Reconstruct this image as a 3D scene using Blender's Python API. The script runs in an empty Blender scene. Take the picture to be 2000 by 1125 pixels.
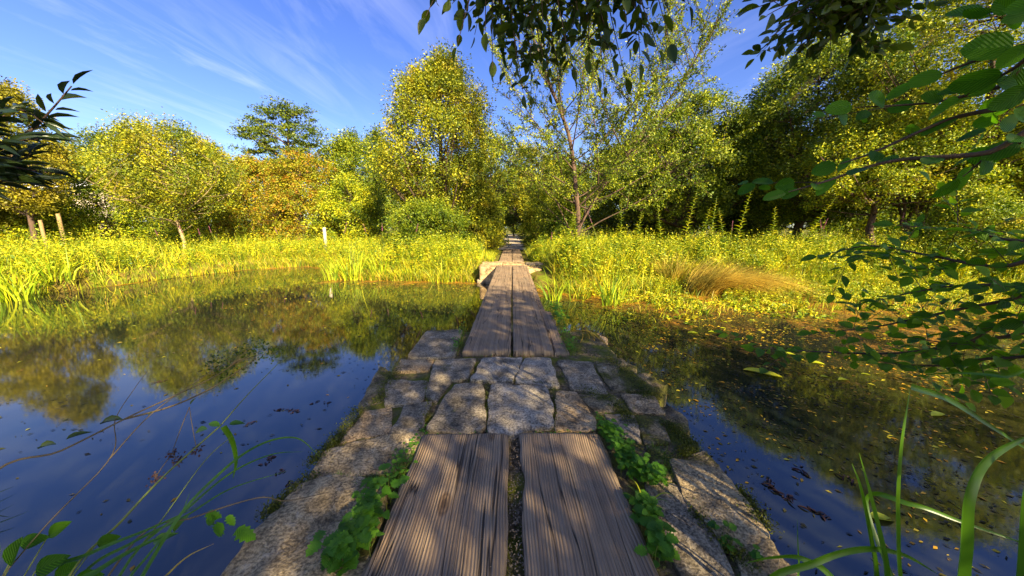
import bpy, math, random
import numpy as np
from mathutils import Vector, noise as mnoise
PI = math.pi
# ------------------------------------------------------------------ camera, sky, sun, exposure
sc = bpy.context.scene
F, PITCH, CAMH = 639.0, math.radians(10.4), 1.2
cam = bpy.data.cameras.new('camera'); cam.sensor_width = 36; cam.lens = 36 * F / 2000
cam.clip_start = 0.02; cam.clip_end = 3000
co = bpy.data.objects.new('camera', cam); sc.collection.objects.link(co)
co.location = (0, 0, CAMH); co.rotation_euler = (PI / 2 - PITCH, 0, 0)
sc.camera = co
SUN_EL, SUN_AZ = math.radians(31), math.radians(35)      # azimuth measured from straight behind the camera towards the right
sdir = Vector((math.sin(SUN_AZ) * math.cos(SUN_EL), -math.cos(SUN_AZ) * math.cos(SUN_EL), math.sin(SUN_EL)))
w = bpy.data.worlds.new("World"); sc.world = w; w.use_nodes = True
nt = w.node_tree; nt.nodes.clear()
def N(tree, typ, **kw):
    n = tree.nodes.new(typ)
    for k, v in kw.items(): setattr(n, k, v)
    return n
out = N(nt, 'ShaderNodeOutputWorld'); bg = N(nt, 'ShaderNodeBackground'); bg.inputs[1].default_value = 0.08
sky = N(nt, 'ShaderNodeTexSky', sky_type='NISHITA', sun_disc=False)
sky.sun_elevation = SUN_EL; sky.sun_rotation = math.atan2(sdir.x, sdir.y)
sky.air_density = 1.0; sky.dust_density = 1.0; sky.ozone_density = 2.5
hs = N(nt, 'ShaderNodeHueSaturation'); hs.inputs['Saturation'].default_value = 1.26; hs.inputs['Value'].default_value = .84
hs.inputs['Hue'].default_value = 0.525
tc = N(nt, 'ShaderNodeTexCoord'); sep = N(nt, 'ShaderNodeSeparateXYZ')
# cirrus: project the direction on a high flat layer, stretch noise along one heading
mz = N(nt, 'ShaderNodeMath', operation='MAXIMUM'); mz.inputs[1].default_value = 0.06
dx = N(nt, 'ShaderNodeMath', operation='DIVIDE'); dy = N(nt, 'ShaderNodeMath', operation='DIVIDE')
comb = N(nt, 'ShaderNodeCombineXYZ'); mp = N(nt, 'ShaderNodeMapping')
mp.inputs['Rotation'].default_value = (0, 0, math.radians(14)); mp.inputs['Scale'].default_value = (1.9, 0.5, 1)
nz = N(nt, 'ShaderNodeTexNoise'); nz.inputs['Scale'].default_value = 1.6; nz.inputs['Detail'].default_value = 7; nz.inputs['Roughness'].default_value = 0.62
nz.inputs['Distortion'].default_value = 0.9
mp2 = N(nt, 'ShaderNodeMapping'); mp2.inputs['Scale'].default_value = (0.45, 0.3, 1); mp2.inputs['Location'].default_value = (1.3, .4, 0)
nz2 = N(nt, 'ShaderNodeTexNoise'); nz2.inputs['Scale'].default_value = 1.0; nz2.inputs['Detail'].default_value = 2
rp = N(nt, 'ShaderNodeMapRange'); rp.inputs[1].default_value = 0.47; rp.inputs[2].default_value = 0.9
rp2 = N(nt, 'ShaderNodeMapRange'); rp2.inputs[1].default_value = 0.40; rp2.inputs[2].default_value = 0.62
mul = N(nt, 'ShaderNodeMath', operation='MULTIPLY'); mul2 = N(nt, 'ShaderNodeMath', operation='MULTIPLY'); mul2.inputs[1].default_value = 0.36
mix = N(nt, 'ShaderNodeMixRGB'); mix.inputs[2].default_value = (5.2, 5.4, 7.4, 1)
L = nt.links.new
L(tc.outputs['Generated'], sep.inputs[0]); L(sep.outputs['Z'], mz.inputs[0])
L(sep.outputs['X'], dx.inputs[0]); L(mz.outputs[0], dx.inputs[1]); L(sep.outputs['Y'], dy.inputs[0]); L(mz.outputs[0], dy.inputs[1])
L(dx.outputs[0], comb.inputs[0]); L(dy.outputs[0], comb.inputs[1])
L(comb.outputs[0], mp.inputs[0]); L(mp.outputs[0], nz.inputs['Vector']); L(comb.outputs[0], mp2.inputs[0]); L(mp2.outputs[0], nz2.inputs['Vector'])
L(nz.outputs['Fac'], rp.inputs[0]); L(nz2.outputs['Fac'], rp2.inputs[0]); L(rp.outputs[0], mul.inputs[0]); L(rp2.outputs[0], mul.inputs[1])
L(mul.outputs[0], mul2.inputs[0]); L(sky.outputs[0], hs.inputs['Color']); L(hs.outputs[0], mix.inputs[1]); L(mul2.outputs[0], mix.inputs[0])
L(mix.outputs[0], bg.inputs[0]); L(bg.outputs[0], out.inputs[0])
sl = bpy.data.lights.new('sun', 'SUN'); sl.energy = 5.0; sl.angle = math.radians(0.5); sl.color = (1.0, 0.83, 0.54)
so = bpy.data.objects.new('sun', sl); sc.collection.objects.link(so)
so.rotation_euler = sdir.to_track_quat('Z', 'Y').to_euler()
sc.view_settings.view_transform = 'Standard'; sc.view_settings.look = 'None'; sc.view_settings.gamma = 1
sc.view_settings.exposure = 1.95
sc.cycles.max_bounces = 8; sc.cycles.diffuse_bounces = 3; sc.cycles.glossy_bounces = 3; sc.cycles.transmission_bounces = 4

# ------------------------------------------------------------------ helpers
def ray(px, py):
    a = (px - 1000) / F; b = (562.5 - py) / F
    return np.array([a, math.cos(PITCH) + b * math.sin(PITCH), -math.sin(PITCH) + b * math.cos(PITCH)])
def at(px, py, z=0.0):                     # the point of a level plane seen at a pixel of the survey photo
    r = ray(px, py); t = (z - CAMH) / r[2]; return r * t + np.array([0, 0, CAMH])
def atd(px, py, D):                        # the point at distance D ahead
    r = ray(px, py); return r * (D / r[1]) + np.array([0, 0, CAMH])
C = sc.collection
def tag(o, label=None, cat=None, group=None, kind=None):
    if label: o['label'] = label
    if cat: o['category'] = cat
    if group: o['group'] = group
    if kind: o['kind'] = kind
    return o
def empty(name, loc, label, cat, group=None, rz=0):
    o = bpy.data.objects.new(name, None); C.objects.link(o); o.location = loc; o.rotation_euler[2] = rz
    o.empty_display_size = .1
    return tag(o, label, cat, group)
def mk(name, V, Fs, mat, parent=None, smooth=False, uv=None):
    V = np.asarray(V, dtype=np.float32).reshape(-1, 3)
    Fs = [np.asarray(f, dtype=np.int32) for f in Fs if len(f)]
    me = bpy.data.meshes.new(name); me.vertices.add(len(V)); me.vertices.foreach_set('co', V.ravel())
    nl = sum(f.size for f in Fs); npol = sum(len(f) for f in Fs)
    me.loops.add(nl); me.polygons.add(npol)
    me.loops.foreach_set('vertex_index', np.concatenate([f.ravel() for f in Fs]))
    tot = np.concatenate([np.full(len(f), f.shape[1], np.int32) for f in Fs])
    st = np.concatenate([[0], np.cumsum(tot)[:-1]]).astype(np.int32)
    me.polygons.foreach_set('loop_start', st); me.polygons.foreach_set('loop_total', tot)
    if smooth: me.polygons.foreach_set('use_smooth', np.ones(npol, bool))
    if uv is not None:
        ul = me.uv_layers.new(name='UVMap'); idx = np.concatenate([f.ravel() for f in Fs])
        ul.data.foreach_set('uv', np.asarray(uv, np.float32)[idx].ravel())
    me.update(); me.validate()
    me.materials.append(mat)
    o = bpy.data.objects.new(name, me); C.objects.link(o)
    if parent is not None: o.parent = parent
    return o
def copy_tree(o, parent=None):
    c = o.copy(); C.objects.link(c); c.parent = parent
    for ch in list(o.children): copy_tree(ch, c)
    return c
def nrm(a):
    return a / np.maximum(np.linalg.norm(a, axis=-1, keepdims=True), 1e-9)
class G:                                   # gathers geometry of one mesh
    def __init__(s): s.V = []; s.F = {}; s.U = []; s.n = 0
    def add(s, V, Fl, U=None):
        V = np.asarray(V, float).reshape(-1, 3); Fl = np.asarray(Fl, np.int64)
        s.V.append(V); s.F.setdefault(Fl.shape[1], []).append(Fl + s.n); s.n += len(V)
        s.U.append(np.zeros((len(V), 2)) if U is None else U)
    def build(s, name, mat, parent=None, smooth=False, off=None):
        V = np.concatenate(s.V)
        if off is not None: V = V - np.asarray(off)
        return mk(name, V, [np.concatenate(v) for v in s.F.values()], mat, parent, smooth, np.concatenate(s.U))
def tube(g, P, R, k=6):
    P = np.asarray(P, float); n = len(P); R = np.broadcast_to(R, (n,))
    T = np.gradient(P, axis=0); T = nrm(T)
    ref = np.array([0, 0, 1.0]) if abs(T[:, 2].mean()) < 0.8 else np.array([1.0, 0, 0])
    A = nrm(np.cross(T, ref)); B = np.cross(T, A)
    th = np.arange(k) * 2 * PI / k
    V = P[:, None] + R[:, None, None] * (A[:, None] * np.cos(th)[None, :, None] + B[:, None] * np.sin(th)[None, :, None])
    i = np.arange(n - 1)[:, None] * k; j = np.arange(k)[None]; j2 = (j + 1) % k
    Fq = np.stack([i + j, i + j2, i + k + j2, i + k + j], -1).reshape(-1, 4)
    u = np.repeat(np.linspace(0, 1, n), k); v = np.tile(np.arange(k) / k, n)
    g.add(V.reshape(-1, 3), Fq, np.stack([u, v], -1))
    cap = np.stack([np.full(k - 2, (n - 1) * k), (n - 1) * k + np.arange(1, k - 1), (n - 1) * k + np.arange(2, k)], -1)
    g.add(V.reshape(-1, 3)[-k:], np.stack([np.zeros(k - 2, int), np.arange(1, k - 1), np.arange(2, k)], -1)) if k > 2 else None
def bez(a, b, c, n):
    t = np.linspace(0, 1, n)[:, None]; a, b, c = map(np.asarray, (a, b, c))
    return a * (1 - t) ** 2 + 2 * b * t * (1 - t) + c * t * t
def spline(pts, n=24):                     # Catmull-Rom through points
    p = np.asarray(pts, float); p = np.vstack([2 * p[0] - p[1], p, 2 * p[-1] - p[-2]]); m = len(p) - 3
    o = []
    for t in np.linspace(0, m - 1e-6, n):
        i = int(t); f = t - i; a, b, c, d = p[i:i + 4]
        o.append(0.5 * ((2 * b) + (c - a) * f + (2 * a - 5 * b + 4 * c - d) * f * f + (3 * b - a - 3 * c + d) * f ** 3))
    return np.array(o)
# leaf outlines: (along, across, lift)
def outline(ks, ws, fold=.12, droop=.1):
    T = []; Fq = []
    n = len(ks)
    for u, h in zip(ks, ws):
        T += [(u, -h, fold * h * 2 - droop * u * u), (u, 0, -droop * u * u), (u, h, fold * h * 2 - droop * u * u)]
    for i in range(n - 1):
        a = 3 * i; Fq += [(a, a + 1, a + 4, a + 3), (a + 1, a + 2, a + 5, a + 4)]
    return np.array(T, float), np.array(Fq)
DIAMOND = (np.array([(0, 0, 0), (.45, -.5, .06), (1, 0, -.05), (.45, .5, .06)]), np.array([(0, 1, 2, 3)]))
OVATE = outline([0, .12, .3, .5, .7, .87, 1], [.03, .27, .46, .5, .38, .2, .01])
ROUND = outline([0, .08, .25, .5, .75, .92, 1], [.04, .28, .46, .5, .42, .22, .01], .08, .06)
LANCE = outline([0, .15, .4, .7, 1], [.05, .34, .5, .36, .01], .15, .16)
LOBED = outline([0, .1, .2, .32, .42, .55, .64, .78, .88, 1], [.04, .42, .3, .56, .34, .5, .28, .32, .14, .01], .1, .12)
def leaves(g, P, D, Nn, Ln, Wd, tpl=DIAMOND):
    T, Fq = tpl; n = len(P); k = len(T)
    D = nrm(D); S = nrm(np.cross(D, Nn)); Nn = np.cross(S, D)
    Ln = np.broadcast_to(Ln, (n,)); Wd = np.broadcast_to(Wd, (n,))
    V = P[:, None] + D[:, None] * (T[None, :, 0:1] * Ln[:, None, None]) + S[:, None] * (T[None, :, 1:2] * Wd[:, None, None]) + Nn[:, None] * (T[None, :, 2:3] * Ln[:, None, None])
    Fa = (Fq[None] + (np.arange(n) * k)[:, None, None]).reshape(-1, Fq.shape[1])
    U = np.tile(np.stack([T[:, 0], T[:, 1] + .5], -1), (n, 1))
    g.add(V.reshape(-1, 3), Fa, U)
def blades(g, P, H, lean, bend, W, rng, segs=4):   # grass: strips that rise, then bow over
    n = len(P); H = np.broadcast_to(H, (n,)); W = np.broadcast_to(W, (n,)); bend = np.broadcast_to(bend, (n,))
    lean = nrm(lean * np.array([1, 1, 0]) + 1e-9)
    az = rng.uniform(0, 2 * PI, n); S = np.stack([np.cos(az), np.sin(az), np.zeros(n)], -1)
    V = []
    for i in range(segs + 1):
        u = i / segs
        c = P + H[:, None] * (np.array([0, 0, 1.0]) * (u - .55 * bend[:, None] * u * u * u) + lean * (bend[:, None] * (.25 * u + .75 * u * u)))
        wd = (W * (1 - u ** 2.2 * .93) * .5)[:, None]
        V += [c - S * wd, c + S * wd]
    V = np.stack(V, 1); k = 2 * (segs + 1)
    Fq = np.array([(2 * i, 2 * i + 1, 2 * i + 3, 2 * i + 2) for i in range(segs)])
    g.add(V.reshape(-1, 3), (Fq[None] + (np.arange(n) * k)[:, None, None]).reshape(-1, 4))
def rdir(rng, n, up=0.0):
    v = nrm(rng.normal(size=(n, 3))); v[:, 2] += up; return nrm(v)

# ------------------------------------------------------------------ materials
def mat(name):
    m = bpy.data.materials.new(name); m.use_nodes = True; t = m.node_tree; t.nodes.clear()
    return m, t, N(t, 'ShaderNodeOutputMaterial')
def ramp(t, stops, interp='LINEAR'):
    r = N(t, 'ShaderNodeValToRGB'); cr = r.color_ramp; cr.interpolation = interp
    while len(cr.elements) < len(stops): cr.elements.new(.5)
    for e, (p, c) in zip(cr.elements, stops): e.position = p; e.color = (*c, 1)
    return r
def noise(t, scale, detail=4, rough=.55, vec=None, dist=0.0):
    n = N(t, 'ShaderNodeTexNoise'); n.inputs['Scale'].default_value = scale; n.inputs['Detail'].default_value = detail
    n.inputs['Roughness'].default_value = rough; n.inputs['Distortion'].default_value = dist
    if vec is not None: t.links.new(vec, n.inputs['Vector'])
    return n
def mixc(t, a, b, fac, typ='MIX'):
    m = N(t, 'ShaderNodeMixRGB', blend_type=typ)
    for s, v in ((0, fac), (1, a), (2, b)):
        if isinstance(v, (int, float)): m.inputs[s].default_value = v
        elif isinstance(v, tuple): m.inputs[s].default_value = (*v, 1)
        else: t.links.new(v, m.inputs[s])
    return m.outputs[0]
def leafmat(name, cols, trans=.22, accent=None, amt=.0, rough=.55, nscale=.8, veins=False, spec=.3):
    m, t, o = mat(name); L = t.links.new
    geo = N(t, 'ShaderNodeNewGeometry'); tc = N(t, 'ShaderNodeTexCoord')
    r = ramp(t, [(i / (len(cols) - 1), c) for i, c in enumerate(cols)]); L(geo.outputs['Random Per Island'], r.inputs[0])
    n = noise(t, nscale, 3, .5, tc.outputs['Object'])
    vr = ramp(t, [(.34, (.42, .58, .6)), (.5, (.9, .95, .8)), (.66, (1.4, 1.3, .9))]); L(n.outputs['Fac'], vr.inputs[0])
    c = mixc(t, r.outputs[0], vr.outputs[0], 1.0, 'MULTIPLY')
    if accent:
        n2 = noise(t, nscale * 1.7, 2, .5, tc.outputs['Object']); mr = N(t, 'ShaderNodeMapRange')
        L(n2.outputs['Fac'], mr.inputs[0]); mr.inputs[1].default_value = .62 - amt * .3; mr.inputs[2].default_value = .78 - amt * .3; mr.inputs[4].default_value = .8
        c = mixc(t, c, accent, mr.outputs[0])
    bump = None
    if veins:
        uv = N(t, 'ShaderNodeUVMap'); sp = N(t, 'ShaderNodeSeparateXYZ'); L(uv.outputs[0], sp.inputs[0])
        ab = N(t, 'ShaderNodeMath', operation='SUBTRACT'); L(sp.outputs[1], ab.inputs[0]); ab.inputs[1].default_value = .5
        a2 = N(t, 'ShaderNodeMath', operation='ABSOLUTE'); L(ab.outputs[0], a2.inputs[0])
        mm = N(t, 'ShaderNodeMath', operation='MULTIPLY_ADD'); L(a2.outputs[0], mm.inputs[0]); mm.inputs[1].default_value = -1.1; L(sp.outputs[0], mm.inputs[2])
        sn = N(t, 'ShaderNodeMath', operation='MULTIPLY'); L(mm.outputs[0], sn.inputs[0]); sn.inputs[1].default_value = 52
        s2 = N(t, 'ShaderNodeMath', operation='SINE'); L(sn.outputs[0], s2.inputs[0])
        vv = N(t, 'ShaderNodeMapRange'); L(s2.outputs[0], vv.inputs[0]); vv.inputs[1].default_value = .7; vv.inputs[2].default_value = 1; vv.inputs[4].default_value = .4
        c = mixc(t, c, tuple(min(1, x * 1.9 + .01) for x in cols[-1]), vv.outputs[0])
        bump = N(t, 'ShaderNodeBump'); bump.inputs['Strength'].default_value = .5; bump.inputs['Distance'].default_value = .002; L(s2.outputs[0], bump.inputs['Height'])
    p = N(t, 'ShaderNodeBsdfPrincipled'); p.inputs['Roughness'].default_value = rough; p.inputs['Specular IOR Level'].default_value = spec
    tr = N(t, 'ShaderNodeBsdfTranslucent'); mx = N(t, 'ShaderNodeMixShader'); mx.inputs[0].default_value = trans
    L(c, p.inputs['Base Color'])
    L(mixc(t, c, (1.25, 1.3, .6), 1.0, 'MULTIPLY'), tr.inputs[0])
    if bump: L(bump.outputs[0], p.inputs['Normal'])
    L(p.outputs[0], mx.inputs[1]); L(tr.outputs[0], mx.inputs[2]); L(mx.outputs[0], o.inputs[0])
    return m
def barkmat(name, a, b, scale=9):
    m, t, o = mat(name); L = t.links.new; tc = N(t, 'ShaderNodeTexCoord'); mp = N(t, 'ShaderNodeMapping'); mp.inputs['Scale'].default_value = (1, 1, .25)
    L(tc.outputs['Object'], mp.inputs[0]); n = noise(t, scale, 6, .65, mp.outputs[0]); r = ramp(t, [(.35, a), (.65, b)]); L(n.outputs['Fac'], r.inputs[0])
    p = N(t, 'ShaderNodeBsdfPrincipled'); p.inputs['Roughness'].default_value = .9; L(r.outputs[0], p.inputs['Base Color'])
    bp = N(t, 'ShaderNodeBump'); bp.inputs['Strength'].default_value = .8; bp.inputs['Distance'].default_value = .03; L(n.outputs['Fac'], bp.inputs['Height']); L(bp.outputs[0], p.inputs['Normal'])
    L(p.outputs[0], o.inputs[0]); return m
def plain(name, col, rough=.8, var=.25, scale=20):
    m, t, o = mat(name); L = t.links.new; tc = N(t, 'ShaderNodeTexCoord'); n = noise(t, scale, 4, .6, tc.outputs['Object'])
    r = ramp(t, [(.3, tuple(c * (1 - var) for c in col)), (.7, tuple(c * (1 + var) for c in col))]); L(n.outputs['Fac'], r.inputs[0])
    p = N(t, 'ShaderNodeBsdfPrincipled'); p.inputs['Roughness'].default_value = rough; L(r.outputs[0], p.inputs['Base Color']); L(p.outputs[0], o.inputs[0]); return m

M = {}
M['olive'] = leafmat('leaf_olive', [(.04, .07, .006), (.15, .18, .012), (.28, .28, .012), (.42, .38, .015)], accent=(.36, .26, .01), amt=.2)  # olive, green, bright: leaf tones vary, darkest end also stands in for shaded gaps
M['green'] = leafmat('leaf_green', [(.035, .07, .006), (.11, .16, .008), (.20, .24, .010), (.36, .36, .014)])
M['bright'] = leafmat('leaf_bright', [(.05, .10, .006), (.18, .24, .010), (.34, .36, .010), (.52, .47, .014)], accent=(.42, .30, .01), amt=.15)
M['dark'] = leafmat('leaf_dark', [(.04, .07, .008), (.09, .13, .010), (.18, .20, .012)])
M['autumn'] = leafmat('leaf_autumn', [(.14, .17, .008), (.26, .26, .010), (.36, .28, .012)], accent=(.34, .12, .01), amt=.42, nscale=1.6)
M['brown'] = leafmat('leaf_brown', [(.13, .12, .01), (.24, .20, .012), (.34, .28, .015)])
M['herb'] = leafmat('leaf_herb', [(.05, .11, .006), (.20, .27, .01), (.42, .42, .012), (.66, .56, .02)], nscale=1.8, accent=(.5, .36, .015), amt=.2)  # random leaf greens; the darkest also paints in shading the dense tops lack
M['grass'] = leafmat('blade_grass', [(.05, .11, .006), (.22, .29, .01), (.44, .43, .012), (.64, .52, .03)], nscale=1.4)  # blade tones vary; dark end again stands in for shade between blades
M['iris'] = leafmat('blade_iris', [(.10, .20, .008), (.34, .42, .012), (.58, .54, .02)], nscale=1)
M['straw'] = leafmat('blade_straw', [(.10, .07, .01), (.32, .20, .025), (.48, .32, .05), (.60, .46, .09)], trans=.25, nscale=1.5)
M['near'] = leafmat('leaf_near', [(.05, .14, .006), (.10, .22, .008), (.20, .34, .010)], veins=True, nscale=4, trans=.5, rough=.4)
M['nearbig'] = leafmat('leaf_hazel', [(.04, .13, .004), (.06, .17, .005), (.10, .24, .006)], veins=True, nscale=4, trans=.55, rough=.45)
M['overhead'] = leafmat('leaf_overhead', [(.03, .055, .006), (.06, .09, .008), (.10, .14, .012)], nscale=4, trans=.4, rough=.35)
M['willow'] = leafmat('leaf_willow', [(.02, .04, .012), (.03, .05, .02), (.05, .08, .02)], trans=.2, rough=.3, nscale=4, spec=.5)
M['nearblade'] = leafmat('blade_near', [(.05, .14, .005), (.11, .24, .008)], trans=.45, rough=.35, nscale=3, spec=.5)
M['stem'] = plain('stem_green', (.12, .15, .02), .6)
M['stem_brown'] = plain('stem_brown', (.11, .075, .03), .7)
M['seed'] = plain('seed_brown', (.05, .02, .015), .8)
M['purple'] = leafmat('petal_purple', [(.35, .06, .22), (.5, .12, .36)], trans=.3)
M['white_flower'] = leafmat('petal_cream', [(.5, .45, .3), (.65, .6, .45)], trans=.3)
M['bark'] = barkmat('bark_dark', (.035, .02, .012), (.13, .075, .045))
M['bark_pale'] = barkmat('bark_pale', (.22, .15, .07), (.45, .33, .18))
M['post_brown'] = plain('brown_post_wood', (.26, .17, .07), .85)
M['post'] = barkmat('post_wood', (.42, .34, .24), (.62, .54, .44), 14)
M['paint'] = plain('white_sheet', (.75, .76, .8), .4, .06, 3)
M['lily'] = leafmat('leaf_lily', [(.34, .36, .008), (.45, .42, .01)], trans=.2, rough=.35, nscale=9)
M['litter'] = plain('dead_leaf', (.16, .09, .03), .8, .5, 30)
M['gravelchip'] = plain('pale_chip', (.20, .15, .085), .8, .4, 60)

M['near_grass'] = leafmat('blade_short', [(.06, .12, .006), (.11, .19, .010), (.2, .24, .02)], nscale=8)
M['weed'] = leafmat('leaf_weed', [(.04, .13, .006), (.07, .20, .010), (.13, .29, .014)], veins=True, nscale=12, rough=.5, trans=.35)

def wood_mat():
    m, t, o = mat('weathered_wood'); L = t.links.new; tc = N(t, 'ShaderNodeTexCoord'); oi = N(t, 'ShaderNodeObjectInfo')
    ad = N(t, 'ShaderNodeVectorMath', operation='ADD'); L(tc.outputs['Object'], ad.inputs[0])
    cm = N(t, 'ShaderNodeCombineXYZ'); mu = N(t, 'ShaderNodeMath', operation='MULTIPLY'); L(oi.outputs['Random'], mu.inputs[0]); mu.inputs[1].default_value = 37
    L(mu.outputs[0], cm.inputs[0]); L(mu.outputs[0], cm.inputs[1]); L(cm.outputs[0], ad.inputs[1])
    # bend the grain round knots
    nb = noise(t, 1.3, 2, .5, ad.outputs[0]); sb = N(t, 'ShaderNodeVectorMath', operation='SCALE'); sb.inputs['Scale'].default_value = .05
    L(nb.outputs['Color'], sb.inputs[0]); ad2 = N(t, 'ShaderNodeVectorMath', operation='ADD'); L(ad.outputs[0], ad2.inputs[0]); L(sb.outputs[0], ad2.inputs[1])
    mp = N(t, 'ShaderNodeMapping'); mp.inputs['Scale'].default_value = (26, .55, 4); L(ad2.outputs[0], mp.inputs[0])
    n1 = noise(t, 1.0, 5, .6, mp.outputs[0], .3)
    mp2 = N(t, 'ShaderNodeMapping'); mp2.inputs['Scale'].default_value = (120, .7, 10); L(ad2.outputs[0], mp2.inputs[0])
    n2 = noise(t, 1.0, 4, .6, mp2.outputs[0])
    mp3 = N(t, 'ShaderNodeMapping'); mp3.inputs['Scale'].default_value = (8, .3, 1); L(ad2.outputs[0], mp3.inputs[0])
    n3 = noise(t, 1.0, 3, .5, mp3.outputs[0]); crk = N(t, 'ShaderNodeMath', operation='SUBTRACT'); L(n3.outputs['Fac'], crk.inputs[0]); crk.inputs[1].default_value = .5
    ab = N(t, 'ShaderNodeMath', operation='ABSOLUTE'); L(crk.outputs[0], ab.inputs[0]); cr = N(t, 'ShaderNodeMapRange'); L(ab.outputs[0], cr.inputs[0]); cr.inputs[1].default_value = .0; cr.inputs[2].default_value = .008
    n4 = noise(t, 2.2, 4, .6, ad.outputs[0])
    r1 = ramp(t, [(.25, (.18, .130, .080)), (.46, (.26, .195, .125)), (.62, (.31, .24, .155)), (.8, (.37, .29, .19))]); L(n1.outputs['Fac'], r1.inputs[0])
    r2 = ramp(t, [(.36, (.45, .42, .38)), (.46, (1.08, 1.05, 1.0))]); L(n2.outputs['Fac'], r2.inputs[0])
    r4 = ramp(t, [(.3, (.72, .74, .78)), (.7, (1.2, 1.1, 1.0))]); L(n4.outputs['Fac'], r4.inputs[0])
    mw = N(t, 'ShaderNodeMapping'); mw.inputs['Scale'].default_value = (1, .09, .4); L(ad2.outputs[0], mw.inputs[0])
    wvn = N(t, 'ShaderNodeTexWave', wave_type='BANDS', bands_direction='X'); wvn.inputs['Scale'].default_value = 25; wvn.inputs['Distortion'].default_value = 13; wvn.inputs['Detail'].default_value = 3; wvn.inputs['Detail Scale'].default_value = .22
    L(mw.outputs[0], wvn.inputs['Vector']); rw = ramp(t, [(.02, (.50, .46, .42)), (.26, (1.06, 1.04, 1.0))]); L(wvn.outputs['Fac'], rw.inputs[0])
    c = mixc(t, r1.outputs[0], r2.outputs[0], .6, 'MULTIPLY'); ngm = noise(t, 5, 3, .6, ad.outputs[0]); gm = N(t, 'ShaderNodeMapRange'); L(ngm.outputs['Fac'], gm.inputs[0]); gm.inputs[1].default_value = .35; gm.inputs[2].default_value = .62; gm.inputs[3].default_value = .25
    c = mixc(t, c, rw.outputs[0], gm.outputs[0], 'MULTIPLY')
    mk_ = N(t, 'ShaderNodeMapping'); mk_.inputs['Scale'].default_value = (3.4, 1.5, 0); L(ad.outputs[0], mk_.inputs[0]); vk = N(t, 'ShaderNodeTexVoronoi'); vk.inputs['Scale'].default_value = 1; L(mk_.outputs[0], vk.inputs['Vector'])
    kr = ramp(t, [(.03, (.25, .2, .15)), (.06, (.7, .62, .52)), (.075, (.4, .34, .28)), (.11, (1, 1, 1))]); L(vk.outputs['Distance'], kr.inputs[0]); c = mixc(t, c, kr.outputs[0], .85, 'MULTIPLY')
    c = mixc(t, c, r4.outputs[0], 1.0, 'MULTIPLY')
    c = mixc(t, (.018, .012, .008), c, cr.outputs[0])
    p = N(t, 'ShaderNodeBsdfPrincipled'); p.inputs['Roughness'].default_value = .75; p.inputs['Specular IOR Level'].default_value = .25; L(c, p.inputs['Base Color'])
    h = N(t, 'ShaderNodeMath', operation='ADD'); L(n1.outputs['Fac'], h.inputs[0]); hm = N(t, 'ShaderNodeMath', operation='MULTIPLY'); L(n2.outputs['Fac'], hm.inputs[0]); hm.inputs[1].default_value = .7
    L(hm.outputs[0], h.inputs[1]); h2 = N(t, 'ShaderNodeMath', operation='ADD'); L(h.outputs[0], h2.inputs[0]); L(cr.outputs[0], h2.inputs[1])
    bp = N(t, 'ShaderNodeBump'); bp.inputs['Strength'].default_value = 1.0; bp.inputs['Distance'].default_value = .006; h3 = N(t, 'ShaderNodeMath', operation='MULTIPLY_ADD'); L(wvn.outputs['Fac'], h3.inputs[0]); h3.inputs[1].default_value = .5; L(h2.outputs[0], h3.inputs[2]); L(h3.outputs[0], bp.inputs['Height']); L(bp.outputs[0], p.inputs['Normal'])
    L(p.outputs[0], o.inputs[0]); return m
M['wood'] = wood_mat()
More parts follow.
